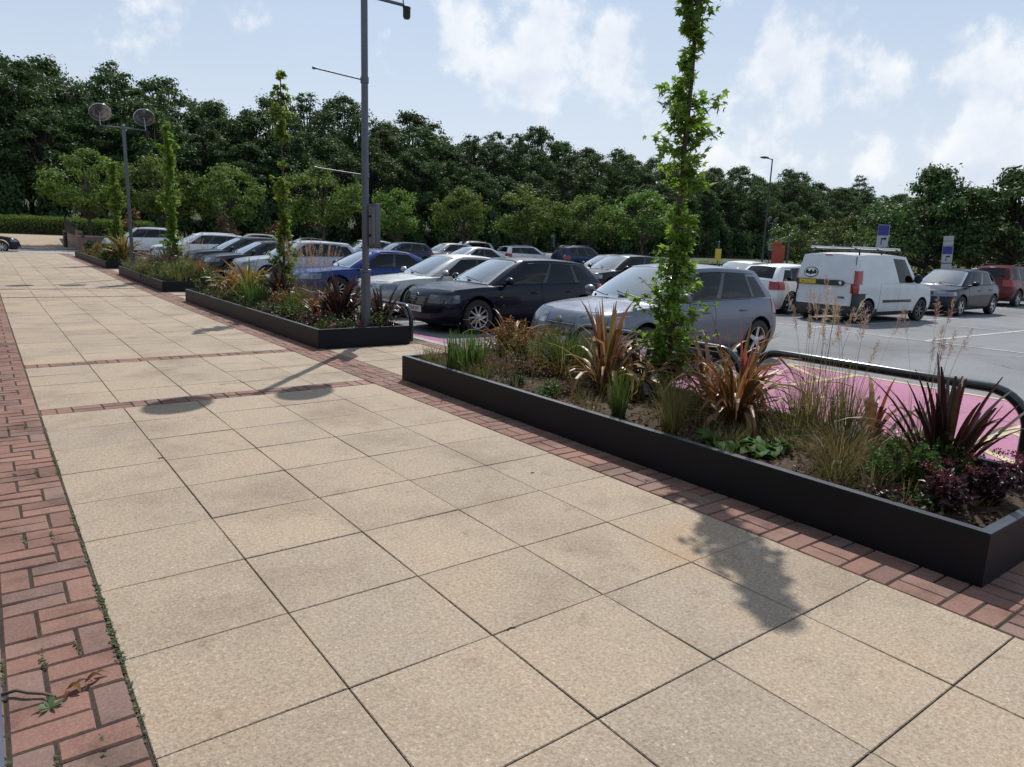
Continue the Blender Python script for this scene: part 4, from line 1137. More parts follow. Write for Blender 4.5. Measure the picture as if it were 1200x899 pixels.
for i in range(44):
    a = random.uniform(0, 6.3); t = random.random(); side = random.choice((0, PI)) + 2.5
    m.blade((.08 * math.cos(a) * t, .08 * math.sin(a) * t, -.04), a, .05 + .55 * t ** 1.3, random.uniform(.5, .82), random.uniform(.03, .052), random.uniform(.05, .35) * (1 + 2 * t), 8, .3, .25)
for a in (2.2, 3.0, 5.6, 6.0, .3): m.blade((0, 0, .05), a, .75, .75, .022, 1.3, 9, .3, .1)
place(m.build('flax_plant', M['purple']), 4.42, -.97, 'upright dark purple flax at the near end of the planter', 'flax', 'flax plants in the planters')
grass(4.2, .95, .45, 160, 'olive_blade', 'olive grass arching beside the spotlight and the large red flax', .45, 1.3, .007, .1)
grass(4.45, 3.35, .5, 260, 'olive_blade', 'olive grass between the orange shrub and the iris clump', .45, 1.4, .008, .14)
bush(4.3, 2.75, .25, .3, .26, 600, .04, 'orange', 'brown twiggy low shrub behind the bronze flax', stems=26)
flax(4.85, 1.15, .7, 40, 'bronze', 'bronze flax leaning over the hoop barrier behind the spotlight', .9, 2.2, .04)
flax(4.78, -.35, .6, 26, 'bronze', 'sparse bronze flax at the back of the near planter behind the reed grass', .9, 2.3, .035)
grass(4.62, -.02, .7, 120, 'tan_blade', 'tan reed grass rising before the pink bay', .22, .7, .006, .12, plume='paleplume', np_=8, ph=1.1)
sedum(3.83, -1.22, .13, .2, 420, 'maroon sedum at the rim in front of the purple flax')
sedum(4.1, -1.36, .17, .24, 560, 'wider maroon sedum in the near corner of the planter')
sedum(4.55, -1.38, .13, .2, 360, 'maroon sedum behind the others, under the black hoop barrier')
bush(3.64, -1.02, .07, .1, .09, 160, .03, 'sedum', 'little dark leaves at the rim below the green shrubs', stems=8)
# small spotlight on a spike
root = thing('garden_spotlight', 'small black garden spotlight on a spike in the mulch', 'spotlight', (4.3, 1.4, soil_z(4.3, 1.4)))
bm = bmesh.new(); tube(bm, [(0, 0, -.05), (0, 0, .06)], .008, 8); bobj('spike', bm, M['trim'], root)
bm = bmesh.new(); lathe(bm, [(.001, -.05), (.032, -.05), (.036, .06), (.034, .07), (.03, .055), (.001, .05)], 18); bmesh.ops.rotate(bm, verts=bm.verts, cent=(0,0,0), matrix=Matrix.Rotation(-.75, 3, 'X') @ Matrix.Rotation(.4, 3, 'Y')); bmesh.ops.translate(bm, verts=bm.verts, vec=(0, 0, .11)); bobj('lamp_body', bm, M['trim'], root, 40)
bm = bmesh.new(); lathe(bm, [(.001, 0), (.029, 0)], 18); bmesh.ops.translate(bm, verts=bm.verts, vec=(0, 0, .06)); bmesh.ops.rotate(bm, verts=bm.verts, cent=(0,0,0), matrix=Matrix.Rotation(-.75, 3, 'X') @ Matrix.Rotation(.4, 3, 'Y')); bmesh.ops.translate(bm, verts=bm.verts, vec=(0, 0, .11)); bobj('lens', bm, M['chrome'], root)

# second planter
G2 = 'flax plants in the planters'
bush(3.85, 14.5, .4, .4, .5, 900, .07, 'shrub', 'green bushy mound at the far end of the lamp planter', stems=24)
flax(4.05, 13.4, .8, 46, 'bronze', 'bronze flax near the far end of the lamp planter', .9, 2.2, .055)
flax(4.15, 12.35, .95, 80, 'orange', 'glowing orange flax in the lamp planter before the pale saloon', .9, 2.2, .055)
grass(4.0, 11.5, .75, 260, 'green_blade', 'bright green grass beside the glowing orange flax', .3, .8, .012, .2)
grass(3.8, 12.3, .4, 220, 'olive_blade', 'low olive tuft at the rim under the orange flax', .6, 1.3, .01, .2)
bush(3.8, 13.4, .3, .5, .28, 600, .06, 'shrub', 'low green mound at the rim under the bronze flax', stems=20)
flax(4.35, 11.0, .85, 46, 'purple', 'very dark upright flax beside the thin young tree', .5, .7, .07)
grass(4.75, 11.1, .6, 120, 'olive_blade', 'plume grass with wide pink heads behind the thin young tree', .2, .6, .009, .16, plume='plume', np_=34, ph=1.3)
grass(4.75, 10.1, .6, 100, 'olive_blade', 'plume grass with pink heads in front of the blue car', .2, .6, .009, .16, plume='plume', np_=34, ph=1.25)
bush(4.15, 9.9, .35, .5, .5, 1000, .06, 'orange', 'brown and yellow twiggy shrub behind the low green mound', stems=30)
grass(4.1, 9.3, .55, 260, 'green_blade', 'yellow green grass in the middle of the lamp planter', .3, .9, .01, .2)
bush(3.75, 8.75, .22, .4, .26, 700, .05, 'shrub', 'low bright green mound at the rim near the lamp post', stems=24)
bush(3.72, 9.8, .2, .5, .22, 600, .05, 'darkshrub', 'low dark green cover along the rim of the lamp planter', stems=24)
bush(3.85, 7.7, .25, .45, .22, 700, .05, 'sedum', 'low dark red cover near the corner beside the lamp post', stems=20)
flax(4.28, 8.0, .82, 90, 'purple', 'big dark bronze flax left of the near lamp post', .85, 1.3, .055, up=.2)
flax(4.1, 8.45, .7, 36, 'redflax', 'reddish flax peeping out beside the big dark bronze one', .9, 1.8, .05)
flax(4.75, 7.45, .7, 40, 'purple', 'dark flax right of the near lamp post by the alloy wheel', .7, 1.3, .05)
bush(4.6, 7.1, .25, .2, .16, 300, .05, 'sedum', 'small dark red plants at the corner right of the lamp post', stems=14)
# third planter
bush(3.8, 19.5, .35, .6, .5, 900, .08, 'green_blade', 'light green feathery mound on the third planter', stems=26)
flax(4.2, 20.6, 1.0, 80, 'purple', 'dark red spiky flax in the third planter', .95, 1.4, .075)
bush(4.1, 18.4, .5, .55, .55, 1500, .08, 'shrub', 'rounded fresh green bush at the near end of the third planter', stems=34)
flax(4.6, 18.2, .7, 36, 'bronze', 'bronze flax at the near end of the third planter', .9, 2.0, .06)
grass(4.7, 20.0, .7, 120, 'tan_blade', 'pale plume grass in front of the white estate car', .25, .6, .012, .2, plume='paleplume', np_=30, ph=1.25)
bush(3.75, 21.9, .25, .6, .25, 500, .08, 'darkshrub', 'low dark green cover along the rim of the third planter', stems=20)
bush(3.75, 18.0, .2, .35, .2, 400, .07, 'darkshrub', 'dark low plant at the near corner of the third planter', stems=16)
flax(4.3, 22.9, .8, 50, 'bronze', 'bronze flax behind the far lamp post base', .9, 1.8, .065)
# fourth planter
bush(3.8, 29.3, .35, .9, .55, 800, .11, 'green_blade', 'olive green mound at the near end of the farthest planter', stems=24)
flax(4.2, 28.6, 1.1, 90, 'yellowflax', 'yellow and dark striped flax in the farthest planter', .9, 1.3, .09)
bush(4.0, 31.2, .45, 1.1, .6, 900, .12, 'shrub', 'green bush in the middle of the farthest planter', stems=26)
bush(4.0, 34.0, .45, 1.3, .55, 800, .13, 'orange', 'brownish bush near the far end of the farthest planter', stems=26)
bush(4.1, 36.8, .45, 1.1, .6, 700, .13, 'darkshrub', 'dark bush at the far end of the farthest planter', stems=22)

# mixed low growth between the plants, too mingled to count
for pl, dens, mats, hh in ((PLANTERS[0], 1.0, ('pinkcover', 'olive_blade', 'shrub'), .11), (PLANTERS[1], 1.3, ('shrub', 'pinkcover', 'darkshrub'), .22), (PLANTERS[2], 1.1, ('shrub', 'darkshrub', 'olive_blade'), .28), (PLANTERS[3], .8, ('shrub', 'darkshrub', 'orange'), .32)):
    big_ = pl['y0'] > 5
    for mi, mt in enumerate(mats):
        m = LM()
        for q in range(int((pl['y1'] - pl['y0']) * (24 if not big_ else 15) * dens)):
            y = random.uniform(pl['y0'] + .15, pl['y1'] - .15); x = random.uniform(pl['x0'] + .12, pl['x1'] - .12)
            if not big_:
                # the mulch lies bare in the middle of the near bed and in its near corner
                if x < 4.25 and .3 < y < 2.9 and random.random() < .8: continue
                if y < -1.15 and random.random() < .8: continue
                if x < 4.0 and -.45 < y < .1: continue
                if y < 2.9 and x > 4.2 and random.random() < .25: continue
            r = random.uniform(.06, .15) * (1.35 if y > 2.8 and not big_ else 1) * (1.6 if big_ else 1); h_ = hh * random.uniform(.5, 1.3) * (1.0 if x < 4.2 else 1.35)
            for k in range(26 if not big_ else 30):
                a = random.uniform(0, 6.3); qq = random.random() ** .6; c = Vector((x + r * qq * math.cos(a), y + r * qq * math.sin(a), soil_z(x, y) + h_ * random.random() * (1 - .5 * qq)))
                if not (pl['x0'] + .07 < c.x < pl['x1'] - .07 and pl['y0'] + .07 < c.y < pl['y1'] - .07): continue
                if mt == 'olive_blade':
                    for z_ in range(2): m.thin((c.x, c.y, soil_z(x, y) - .01), a, random.uniform(.1, .8), h_ * random.uniform(1.2, 2.4), .006, random.uniform(.3, 1.2), 4)
                else: m.leaf(c, rnd_dir(.4), rnd_dir(1), (.034 if not big_ else .06) * random.uniform(.6, 1.3), (.018 if not big_ else .034) * random.uniform(.7, 1.2))
        o = m.build('ground_cover', M[mt]); lb_ = {'pinkcover': 'pinkish', 'olive_blade': 'olive grassy', 'shrub': 'fresh green', 'darkshrub': 'dark green', 'orange': 'brownish'}[mt]
        tag(o, lb_ + ' low cover between the plants of the ' + ('nearest planter', 'lamp post planter', 'third planter', 'farthest planter')[PLANTERS.index(pl)], 'ground cover', kind='stuff')

# columnar sweetgum trees
def column_tree(x, y, h, label, dens, ls, r=.26, lean=(0, 0), bare=(.0, .0), zs=0):
    root = thing('sweetgum_tree', label, 'tree', (x, y, soil_z(x, y)), group='young columnar trees in the planters')
    bm = bmesh.new(); pts = [Vector((lean[0] * (z / h), lean[1] * (z / h), z)) + Vector((random.gauss(0, .008), random.gauss(0, .008), 0)) for z in np.linspace(-.05, h, 16)]
    tube(bm, pts, [.027 * (1 - .75 * i / 15) + .004 for i in range(16)], 8)
    m = LM(); nb = int(h * dens)
    for i in range(nb):
        z = h * ((i + random.random()) / nb) ** 1.22
        if bare[0] < z / h < bare[1] and random.random() < .9: continue
        if z < .12: continue
        if math.sin(z * 5.2 + 2.0) < -.35 and z > 1.2 and random.random() < .38: continue
        c = Vector((lean[0] * z / h, lean[1] * z / h, z)); a = random.uniform(0, 6.3); prof = (.55 + .45 * math.sin(z * 4.1 + x)) * (1 - .45 * z / h)
        l = r * random.uniform(.35, 1.25) * (prof + .25) ; d = Vector((math.cos(a), math.sin(a), random.uniform(-.1, .9))).normalized()
        tip = c + d * l; tube(bm, [c, c + d * l * .5 + Vector((0, 0, -.01)), tip], [.006, .004, .002], 4, caps=False)
        for k in range(random.randint(7, 15)):
            p = c.lerp(tip, random.uniform(.25, 1.05)) + rnd_dir() * .035
            ld = (d * .5 + rnd_dir(-.25)).normalized(); m.star(p, ld, rnd_dir(1.3), ls * random.uniform(.6, 1.2))
    bobj('trunk', bm, M['bark'], root, 60); m.build('crown', M['sweetgum'], root)
    return root
column_tree(4.74, 1.56, 4.75, 'columnar sweetgum with star-shaped leaves in the near planter', 74, .056, .30, (.1, .06))
column_tree(4.72, 11.9, 4.5, 'thin young tree with bare leader in the lamp planter', 46, .07, .3, (.05, 0), (.55, .72))
column_tree(4.66, 22.0, 4.55, 'young columnar tree in the third planter, right of the far lamp', 50, .08, .34, (.0, 0))
column_tree(4.3, 30.6, 3.9, 'young columnar tree in the farthest planter', 46, .09, .4)
# ------------------------------------------------------------------ trees and hedges
random.seed(23); np.random.seed(23)
M['wood_leaf'] = leafmat('wood_leaf', [(.038, .068, .023), (.06, .10, .03), (.046, .082, .034), (.078, .12, .04)], trans=.42, spec=.15)
M['lime_leaf'] = leafmat('lime_leaf', [(.10, .16, .03), (.13, .20, .04), (.085, .135, .028), (.15, .22, .05)], trans=.5, spec=.2)
M['bush_leaf'] = leafmat('maple_leaf', [(.07, .105, .022), (.10, .135, .03), (.055, .085, .02), (.12, .14, .035)], trans=.38)
M['big_leaf'] = leafmat('chestnut_leaf', [(.04, .07, .022), (.058, .095, .028), (.075, .12, .034), (.048, .08, .03)], trans=.36, spec=.2)
M['hedge_leaf'] = leafmat('hedge_leaf', [(.11, .18, .03), (.14, .22, .04), (.09, .15, .025)], trans=.42)
M['rust_leaf'] = leafmat('rust_leaf', [(.12, .05, .025), (.16, .07, .03), (.08, .05, .025)], trans=.3)
def crown_mesh(name, clumps, n, size, mat, hang=.2, asp=.55):
    """clumps: (centre, radius); leaves lie in shells round the clump centres"""
    w = np.array([c[1] ** 2 for c in clumps]); w = w / w.sum()
    k = np.random.choice(len(clumps), n, p=w)
    cen = np.array([c[0] for c in clumps])[k]; rad = np.array([c[1] for c in clumps])[k]
    d = np.random.normal(size=(n, 3)); d /= np.linalg.norm(d, axis=1)[:, None]
    d[:, 2] = np.where(d[:, 2] < -.35, -d[:, 2] * .6, d[:, 2])
    r = rad * np.clip(np.random.normal(.8, .34, n), .05, 1.7)
    p = cen + d * r[:, None] * np.array([1, 1, .9])
    nrm = d + np.random.normal(scale=.55, size=(n, 3)) + np.array([0, 0, .35]); nrm /= np.linalg.norm(nrm, axis=1)[:, None]
    u = np.cross(nrm, np.random.normal(size=(n, 3))); u /= np.linalg.norm(u, axis=1)[:, None]
    u[:, 2] -= hang; u /= np.linalg.norm(u, axis=1)[:, None]
    v = np.cross(nrm, u); v /= np.linalg.norm(v, axis=1)[:, None]
    s = size * np.random.uniform(.55, 1.25, n)[:, None]
    V = np.stack([p - u * s, p + v * s * asp + nrm * s * .12, p + u * s, p - v * s * asp + nrm * s * .12], 1).reshape(-1, 3)
    me = bpy.data.meshes.new(name); me.vertices.add(len(V)); me.vertices.foreach_set('co', V.ravel().astype(np.float32))
    me.loops.add(4 * n); me.loops.foreach_set('vertex_index', np.arange(4 * n, dtype=np.int32))
    me.polygons.add(n); me.polygons.foreach_set('loop_start', np.arange(0, 4 * n, 4, dtype=np.int32)); me.polygons.foreach_set('loop_total', np.full(n, 4, dtype=np.int32))
    me.materials.append(mat); me.update(calc_edges=True); me.validate()
    return me
def limbs(bm, h0, clumps, r0, top, lean=0.0, spread=True):
    pts = [Vector((0, 0, -.3)), Vector((random.gauss(0, .05), random.gauss(0, .05), h0 * .5)), Vector((random.gauss(0, .1), random.gauss(0, .1), h0)), Vector((lean, random.gauss(0, .2), top))]
    tube(bm, pts, [r0 * 1.25, r0, r0 * .8, r0 * .18], 9)
    for c, r in clumps:
        if random.random() < .75:
            z0 = min(top * .9, max(h0 * .75, c[2] * .62)); q = Vector((0, 0, z0)); e = Vector(c)
            tube(bm, [q, q.lerp(e, .5) + Vector((0, 0, -.12)), e], [r0 * .4, r0 * .24, r0 * .08], 5, caps=False)
def proto(name, h, w, h0, ncl, cr, n, leaf, mat, bark, r0, shape='round'):
    cl = []
    for i in range(ncl):
        t = random.random(); z = h0 + (h - h0) * (.12 + .84 * t)
        if shape == 'round': R = w / 2 * math.sqrt(max(.05, 1 - (2 * t - .92) ** 2)) 
        elif shape == 'tall': R = w / 2 * (1 - t ** 2.2 * .75) * (.65 + .35 * min(1, t * 4))
        else: R = w / 2 * math.sqrt(max(.06, 1 - (1.25 * t - .12) ** 2))
        a = random.uniform(0, 2 * PI); q = math.sqrt(random.uniform(.12, 1)); rr = cr * random.uniform(.6, 1.3) * (1 - .35 * t)
        cl.append(((R * q * math.cos(a), R * q * math.sin(a), z - rr * .4), rr))
    bm = bmesh.new(); limbs(bm, h0, cl, r0, h * .93)
    tm = bpy.data.meshes.new('trunk'); bm.to_mesh(tm); bm.free(); tm.materials.append(bark)
    return tm, crown_mesh('crown', cl, n, leaf, mat)
def tree(name, meshes, loc, s, rz, label, group, sz=None):
    root = thing(name, label, 'tree', loc, rz, group); root.scale = (s, s, sz or s)
    link('trunk', meshes[0], root); link('crown', meshes[1], root)
    return root
wood = [proto('wood', 14, random.uniform(7.5, 9), 2.5, 150, .95, 15000, .16, M['wood_leaf'], M['darkbark'], .2, random.choice(['tall', 'round'])) for i in range(5)]
feather = [proto('wood', 15, 5.2, 5.0, 80, .7, 6500, .14, M['wood_leaf'], M['darkbark'], .15, 'tall') for i in range(2)]
# camera numbers, for spacing the far trees evenly along the edge of the wood
n_t = 0
WG = 'trees of the dense wood behind the car park'
WL = 'tall dark broadleaf tree in the dense wood behind the car park'
WF = 'tall feathery tree rising from the dense wood behind the car park'
for row, (dy, hs, st) in enumerate(((0, .78, 4.4), (5.0, .97, 4.0), (11, 1.05, 4.8))):
    x = -26.0 + row * 1.7
    while x < 178:
        y = wood_line(x) + dy + random.uniform(-1.3, 1.3)
        s = hs * random.uniform(.9, 1.09) * (1 + .03 * math.sin(x * .21))
        z = land(x, y) - .2
        f = row > 0 and random.random() < .22
        zt = 1.0
        tree('woodland_tree', random.choice(feather if f else wood), (x, y, z), s * (1.08 if x < 60 else 1.0), random.uniform(0, 6.3), WF if f else WL, WG + (' with feathery crowns' if f else ''), s * zt * (1.0 if not f else .98))
        x += st * random.uniform(.8, 1.2) * (1 if x < 90 else 1.35)
# shrubs that close the wood's foot
cl = [((random.uniform(-1.6, 1.6), random.uniform(-1, 1), random.uniform(.3, 1.9)), random.uniform(.5, .9)) for i in range(16)]
fm = crown_mesh('foliage', cl, 3000, .15, M['wood_leaf'])
x = -26.0
while x < 150:
    y = wood_line(x) - 3.0 + random.uniform(-.7, .7)
    o = link('undergrowth_bush', fm); o.location = (x, y, land(x, y)); o.rotation_euler = (0, 0, random.choice((0, PI)) + random.uniform(-.3, .3)); o.scale = (1.25, 1, random.uniform(1.3, 2.0))
    tag(o, 'dark bush at the shaded foot of the dense wood', 'bush', 'dark bushes at the foot of the wood')
    x += 3.0 * random.uniform(.85, 1.2)
# trees on the car park, each with its own look
lime = [proto('lime', 4.9, 4.3, 1.95, 46, .58, 8500, .09, M['lime_leaf'], M['bark'], .085, 'round') for i in range(3)]
LG = 'young limes along the far side of the car park'
def cpt(x, y): return (x, y, pz(x, y) - .05)
for i, (x, y, s, sx, lb) in enumerate((
    (5.6, 51.0, 1.05, 1.0, 'lime tree behind the far lamp post'),
    (9.6, 48.6, 1.08, 1.05, 'lime tree between the far lamp and the tree in the third planter'),
    (13.2, 46.6, 1.0, 1.0, 'spreading lime tree above the white estate car'),
    (18.2, 43.2, 1.05, 1.0, 'lime tree standing behind the thin tree of the lamp planter'),
    (22.2, 40.6, .86, .86, 'small lime tree left of the near lamp post, trunk showing'),
    (26.6, 39.0, .90, .9, 'bright lime tree just right of the near lamp post'),
    (31.6, 38.2, .98, 1.08, 'lime tree above the silver people carrier'),
    (36.0, 36.6, .95, 1.0, 'lime tree between the white estate car and its darker neighbour tree'),
    (41.0, 35.8, 1.02, 1.22, 'wide round lime tree above the dark blue off-roader'))):
    tree('lime_tree', lime[i % 3], cpt(x, y), s * sx * 1.14, random.uniform(0, 6.3), lb, LG, s * 1.2)
bushy = [proto('maple', 4.6, 5.0, 1.0, 50, .64, 8500, .095, M['bush_leaf'], M['bark'], .09, 'round') for i in range(2)]
big = [proto('chestnut', 6.4, 6.2, 1.7, 85, .7, 19000, .105, M['big_leaf'], M['darkbark'], .13, 'dome') for i in range(2)]
for x, y, k, s, lb, nm in (
    (60.5, 34.5, bushy[1], 1.15, 'mid-green bushy tree left of the tall street light', 'maple_tree'),
    (56.5, 27.6, bushy[0], 1.12, 'yellow-green bushy tree right of the orange totem', 'maple_tree'),
    (53.0, 23.4, bushy[1], 1.0, 'yellow-green bushy tree behind the white van', 'maple_tree'),
    (58.0, 21.5, bushy[0], 1.05, 'green bushy tree between the van and the two dark chestnuts', 'maple_tree'),
    (44.1, 16.2, big[0], 1.12, 'large dark domed chestnut tree behind the navy hatchback', 'chestnut_tree'),
    (45.6, 12.3, big[1], 1.12, 'large dark chestnut tree at the right edge, behind the red off-roader', 'chestnut_tree'),
    (66.0, 22.0, big[1], 1.25, 'dark round tree far behind the bushy trees on the right', 'chestnut_tree'),
    (62.0, 14.5, big[0], 1.3, 'dark round tree in the distance behind the two chestnuts', 'chestnut_tree'),
    (50.0, 9.4, big[0], 1.2, 'dark tree beyond the right edge of the car park', 'chestnut_tree'),
    (56.0, 17.0, bushy[0], 1.2, 'green bushy tree glimpsed between the two dark chestnuts', 'maple_tree'),
    (61.0, 10.5, bushy[1], 1.3, 'green bushy tree far behind the red off-roader', 'maple_tree'),
    (72.0, 28.5, big[1], 1.25, 'dark tree far beyond the totem and the grey post', 'chestnut_tree')):
    tree(nm, k, cpt(x, y), s, random.uniform(0, 6.3), lb, 'broad trees on the right of the car park')
rust = proto('rust', 2.6, 1.7, .8, 14, .35, 500, .1, M['rust_leaf'], M['bark'], .04, 'tall')
for x, y, lb in ((14.6, 53.5, 'small rust-coloured tree behind the white estate car'), (9.0, 57.0, 'small rust-coloured tree behind the far lamp post'), (17.4, 50.8, 'low rusty brown shrub beyond the dark saloons')):
    tree('copper_tree', rust, cpt(x, y), 1.0, random.uniform(0, 6), lb, 'rusty small trees before the wood')
def hedge(pts, w, h, n, ls, mat, label, name='hedge'):
    """a clipped hedge: leaves over a rounded section swept along pts, plus a dark twig core"""
    rng = np.random; P0 = [Vector(p) for p in pts]; m = LM(); core = bmesh.new()
    segs = list(zip(P0, P0[1:])); ln = [(b - a).length for a, b in segs]; tot = sum(ln)
    for i in range(n):
        q = random.random() * tot; k = 0
        while q > ln[k] and k < len(segs) - 1: q -= ln[k]; k += 1
        a, b = segs[k]; c = a.lerp(b, q / ln[k]); d = (b - a).normalized(); sd = Vector((-d.y, d.x, 0))
        th = random.uniform(-.15, PI + .15); ex = .45; cs, sn = math.cos(th), math.sin(th)
        off = sd * (w / 2) * math.copysign(abs(cs) ** ex, cs); zz = h * max(.03, (abs(sn) ** ex if sn > 0 else 0)) if random.random() < .6 else random.uniform(.05, 1) * h
        if zz < h * .9 and random.random() < .7: off = sd * (w / 2) * math.copysign(1, cs)
        pnt = c + off * random.uniform(.85, 1.08) + Vector((0, 0, zz * random.uniform(.93, 1.06)))
        m.leaf(pnt, rnd_dir(.3), rnd_dir(), ls * random.uniform(.6, 1.3), ls * .6)
    for a, b in segs:
        d = (b - a).normalized(); sd = Vector((-d.y, d.x, 0)) * w * .38
        vs = [core.verts.new(v) for v in (a - sd, b - sd, b + sd, a + sd, a - sd * .8 + Vector((0, 0, h * .86)), b - sd * .8 + Vector((0, 0, h * .86)), b + sd * .8 + Vector((0, 0, h * .86)), a + sd * .8 + Vector((0, 0, h * .86)))]
        for f in ((0, 1, 5, 4), (1, 2, 6, 5), (2, 3, 7, 6), (3, 0, 4, 7), (4, 5, 6, 7)): core.faces.new([vs[i] for i in f])
    root = thing(name, label, 'hedge', P0[0])
    def sh(o):
        o.data.transform(Matrix.Translation(-P0[0]))
    a = bobj('twigs', core, simple('hedge_core', (.012, .02, .008), .95), root); sh(a)
    f = m.build('foliage', mat, root); sh(f)
    return root
hedge([(.2, 61.8, gz(61.8)), (5.0, 61.2, gz(61.2)), (10.5, 58.5, gz(58.5))], 1.8, 1.3, 8500, .13, M['hedge_leaf'], 'clipped green hedge at the top of the paved slope')
hedge([(14.5, 52.5, pz(14.5, 52.5)), (21, 46.3, pz(21, 46.3)), (27, 42.6, pz(27, 42.6))], 1.0, .9, 4200, .11, M['hedge_leaf'], 'low hedge along the far edge of the car park behind the limes')
hedge([(40, 22.0, pz(40, 22)), (43.5, 15.5, pz(43, 15))], 1.2, 1.25, 2600, .1, M['hedge_leaf'], 'green hedge behind the navy hatchback and the two-post signs')
hedge([(42, 35, pz(42, 35)), (50, 30.5, pz(50, 30)), (47, 24.5, pz(47, 24))], 1.2, .9, 3000, .11, M['hedge_leaf'], 'low bushes on the island beyond the parked cars')
hedge([(29, 41, pz(29, 41)), (36, 38, pz(36, 38)), (42, 36.5, pz(42, 36))], 1.2, .75, 2600, .11, M['darkshrub'], 'dark low hedge under the row of limes')
# ------------------------------------------------------------------ lamps, signs, barriers
random.seed(3)
M['lamp_grey'] = simple('grey_steel', (.10, .112, .135), .45, metal=.3, var=.1, scale=2)
M['black_steel'] = simple('black_tube', (.012, .02, .022), .22, metal=.2, coat=.6, var=.1)
M['mirror'] = simple('polished_dish', (.3, .31, .34), .2, metal=.9, var=.05)
M['pole_black'] = simple('black_pole', (.018, .018, .02), .5)
M['sign_white'] = simple('sign_white', (.34, .35, .37), .5, var=.04)
M['sign_blue'] = simple('sign_blue', (.02, .03, .2), .45, var=.06)
M['orange_red'] = simple('orange_red_panel', (.34, .055, .022), .5)
M['yellow'] = simple('yellow_panel', (.5, .38, .03), .5)
def twin_lamp(x, y, z, label, arms=True):
    root = thing('lamp_post', label, 'lamp post', (x, y, z), group='twin disc lamp posts')
    bm = bmesh.new(); box(bm, (-.13, -.13, -.02), (.13, .13, .02)); lathe(bm, [(.07, .0), (.07, .86), (.086, .865), (.086, .90), (.052, .91), (.048, 4.66), (.058, 4.665), (.058, 4.78), (.02, 4.8), (.0, 4.8)], 20)
    bobj('pole', bm, M['lamp_grey'], root, 40)
    bm = bmesh.new(); box(bm, (-.035, -.073, .25), (.035, -.066, .6), bev=.003); bobj('access_door', bm, M['lamp_grey'], root)
    bm = bmesh.new(); tube(bm, [(-.62, 0, 4.70), (.62, 0, 4.70)], .022, 10); bobj('cross_arm', bm, M['lamp_grey'], root, 60)
    for s in (-1, 1):
        bm = bmesh.new(); tube(bm, [(s*.60, 0, 4.70), (s*.66, 0, 4.68), (s*.68, 0, 4.62)], .016, 8)
        lathe(bm, [(.001, 4.50), (.04, 4.50), (.055, 4.53), (.055, 4.64), (.062, 4.65), (.05, 4.66), (.001, 4.645)], 16, origin=(s*.66, -.02, .02)); bobj('uplighter', bm, M['pole_black'], root, 40)
        bm = bmesh.new(); tube(bm, [(s*.62, 0, 4.7), (s*.62, .05, 4.92), (s*.60, .07, 5.1)], .012, 8)
        prof = [(.001, .015), (.12, .01), (.2, -.005), (.285, -.04), (.295, -.04), (.295, -.03), (.2, .012), (.12, .028), (.001, .035)]
        lathe(bm, prof, 32); vs = [v for v in bm.verts if v.co.z < 1.0 and abs(v.co.x) < .3 and abs(v.co.z) < .1]
        bmesh.ops.rotate(bm, verts=vs, cent=(0, 0, 0), matrix=Matrix.Rotation(-.85, 3, 'X')); bmesh.ops.translate(bm, verts=vs, vec=(s*.60, .07, 5.12))
        dk = bobj('disc', bm, M['mirror'], root, 50)
        bm = bmesh.new(); tube(bm, [(.295 * math.cos(2*PI*i/36), .295 * math.sin(2*PI*i/36), -.037) for i in range(37)], .013, 6, caps=False); bmesh.ops.rotate(bm, verts=bm.verts, cent=(0, 0, 0), matrix=Matrix.Rotation(-.85, 3, 'X')); bmesh.ops.translate(bm, verts=bm.verts, vec=(s*.60, .07, 5.12)); bobj('rim', bm, M['alloy'], dk, 60)
    if arms:
        for z_ in (3.58, 2.27):
            bm = bmesh.new(); tube(bm, [(-.03, 0, z_), (-.74, -.02, z_ + .035)], .011, 8); tube(bm, [(-.74, -.02, z_ + .035), (-.775, -.021, z_ + .036)], .02, 8); tube(bm, [(0, 0, z_ - .04), (0, 0, z_ + .04)], .06, 14)
            bobj('banner_arm', bm, M['lamp_grey'], root, 50)
    return root
twin_lamp(4.34, 7.16, PH - .06, 'near grey lamp post with banner arms at the end of the second planter')
twin_lamp(3.62, 22.9, gz(22.9) + PH - .06 - .3, 'far grey lamp post with two mirror discs over the third planter', False)
root = thing('notice_box', 'grey metal notice case fixed to the near lamp post', 'sign', (4.34, 7.16, 0))
bm = bmesh.new(); box(bm, (.085, -.25, 1.46), (.155, .25, 2.08), bev=.008); bobj('case', bm, M['lamp_grey'], root, 40)
bm = bmesh.new(); box(bm, (.157, -.22, 1.50), (.161, .22, 2.04)); box(bm, (.079, -.22, 1.50), (.083, .22, 2.04)); bobj('panel', bm, simple('shaded_panel', (.2, .21, .23), .5), root); root.rotation_euler = (0, 0, -.17)  # panel greyed: its backlit shade is put into the colour
bm = bmesh.new(); tube(bm, [(0, .0, 1.9), (.09, .0, 1.9)], .02, 8); tube(bm, [(0, 0, 1.62), (.09, .0, 1.62)], .02, 8); bobj('bracket', bm, M['pole_black'], root)
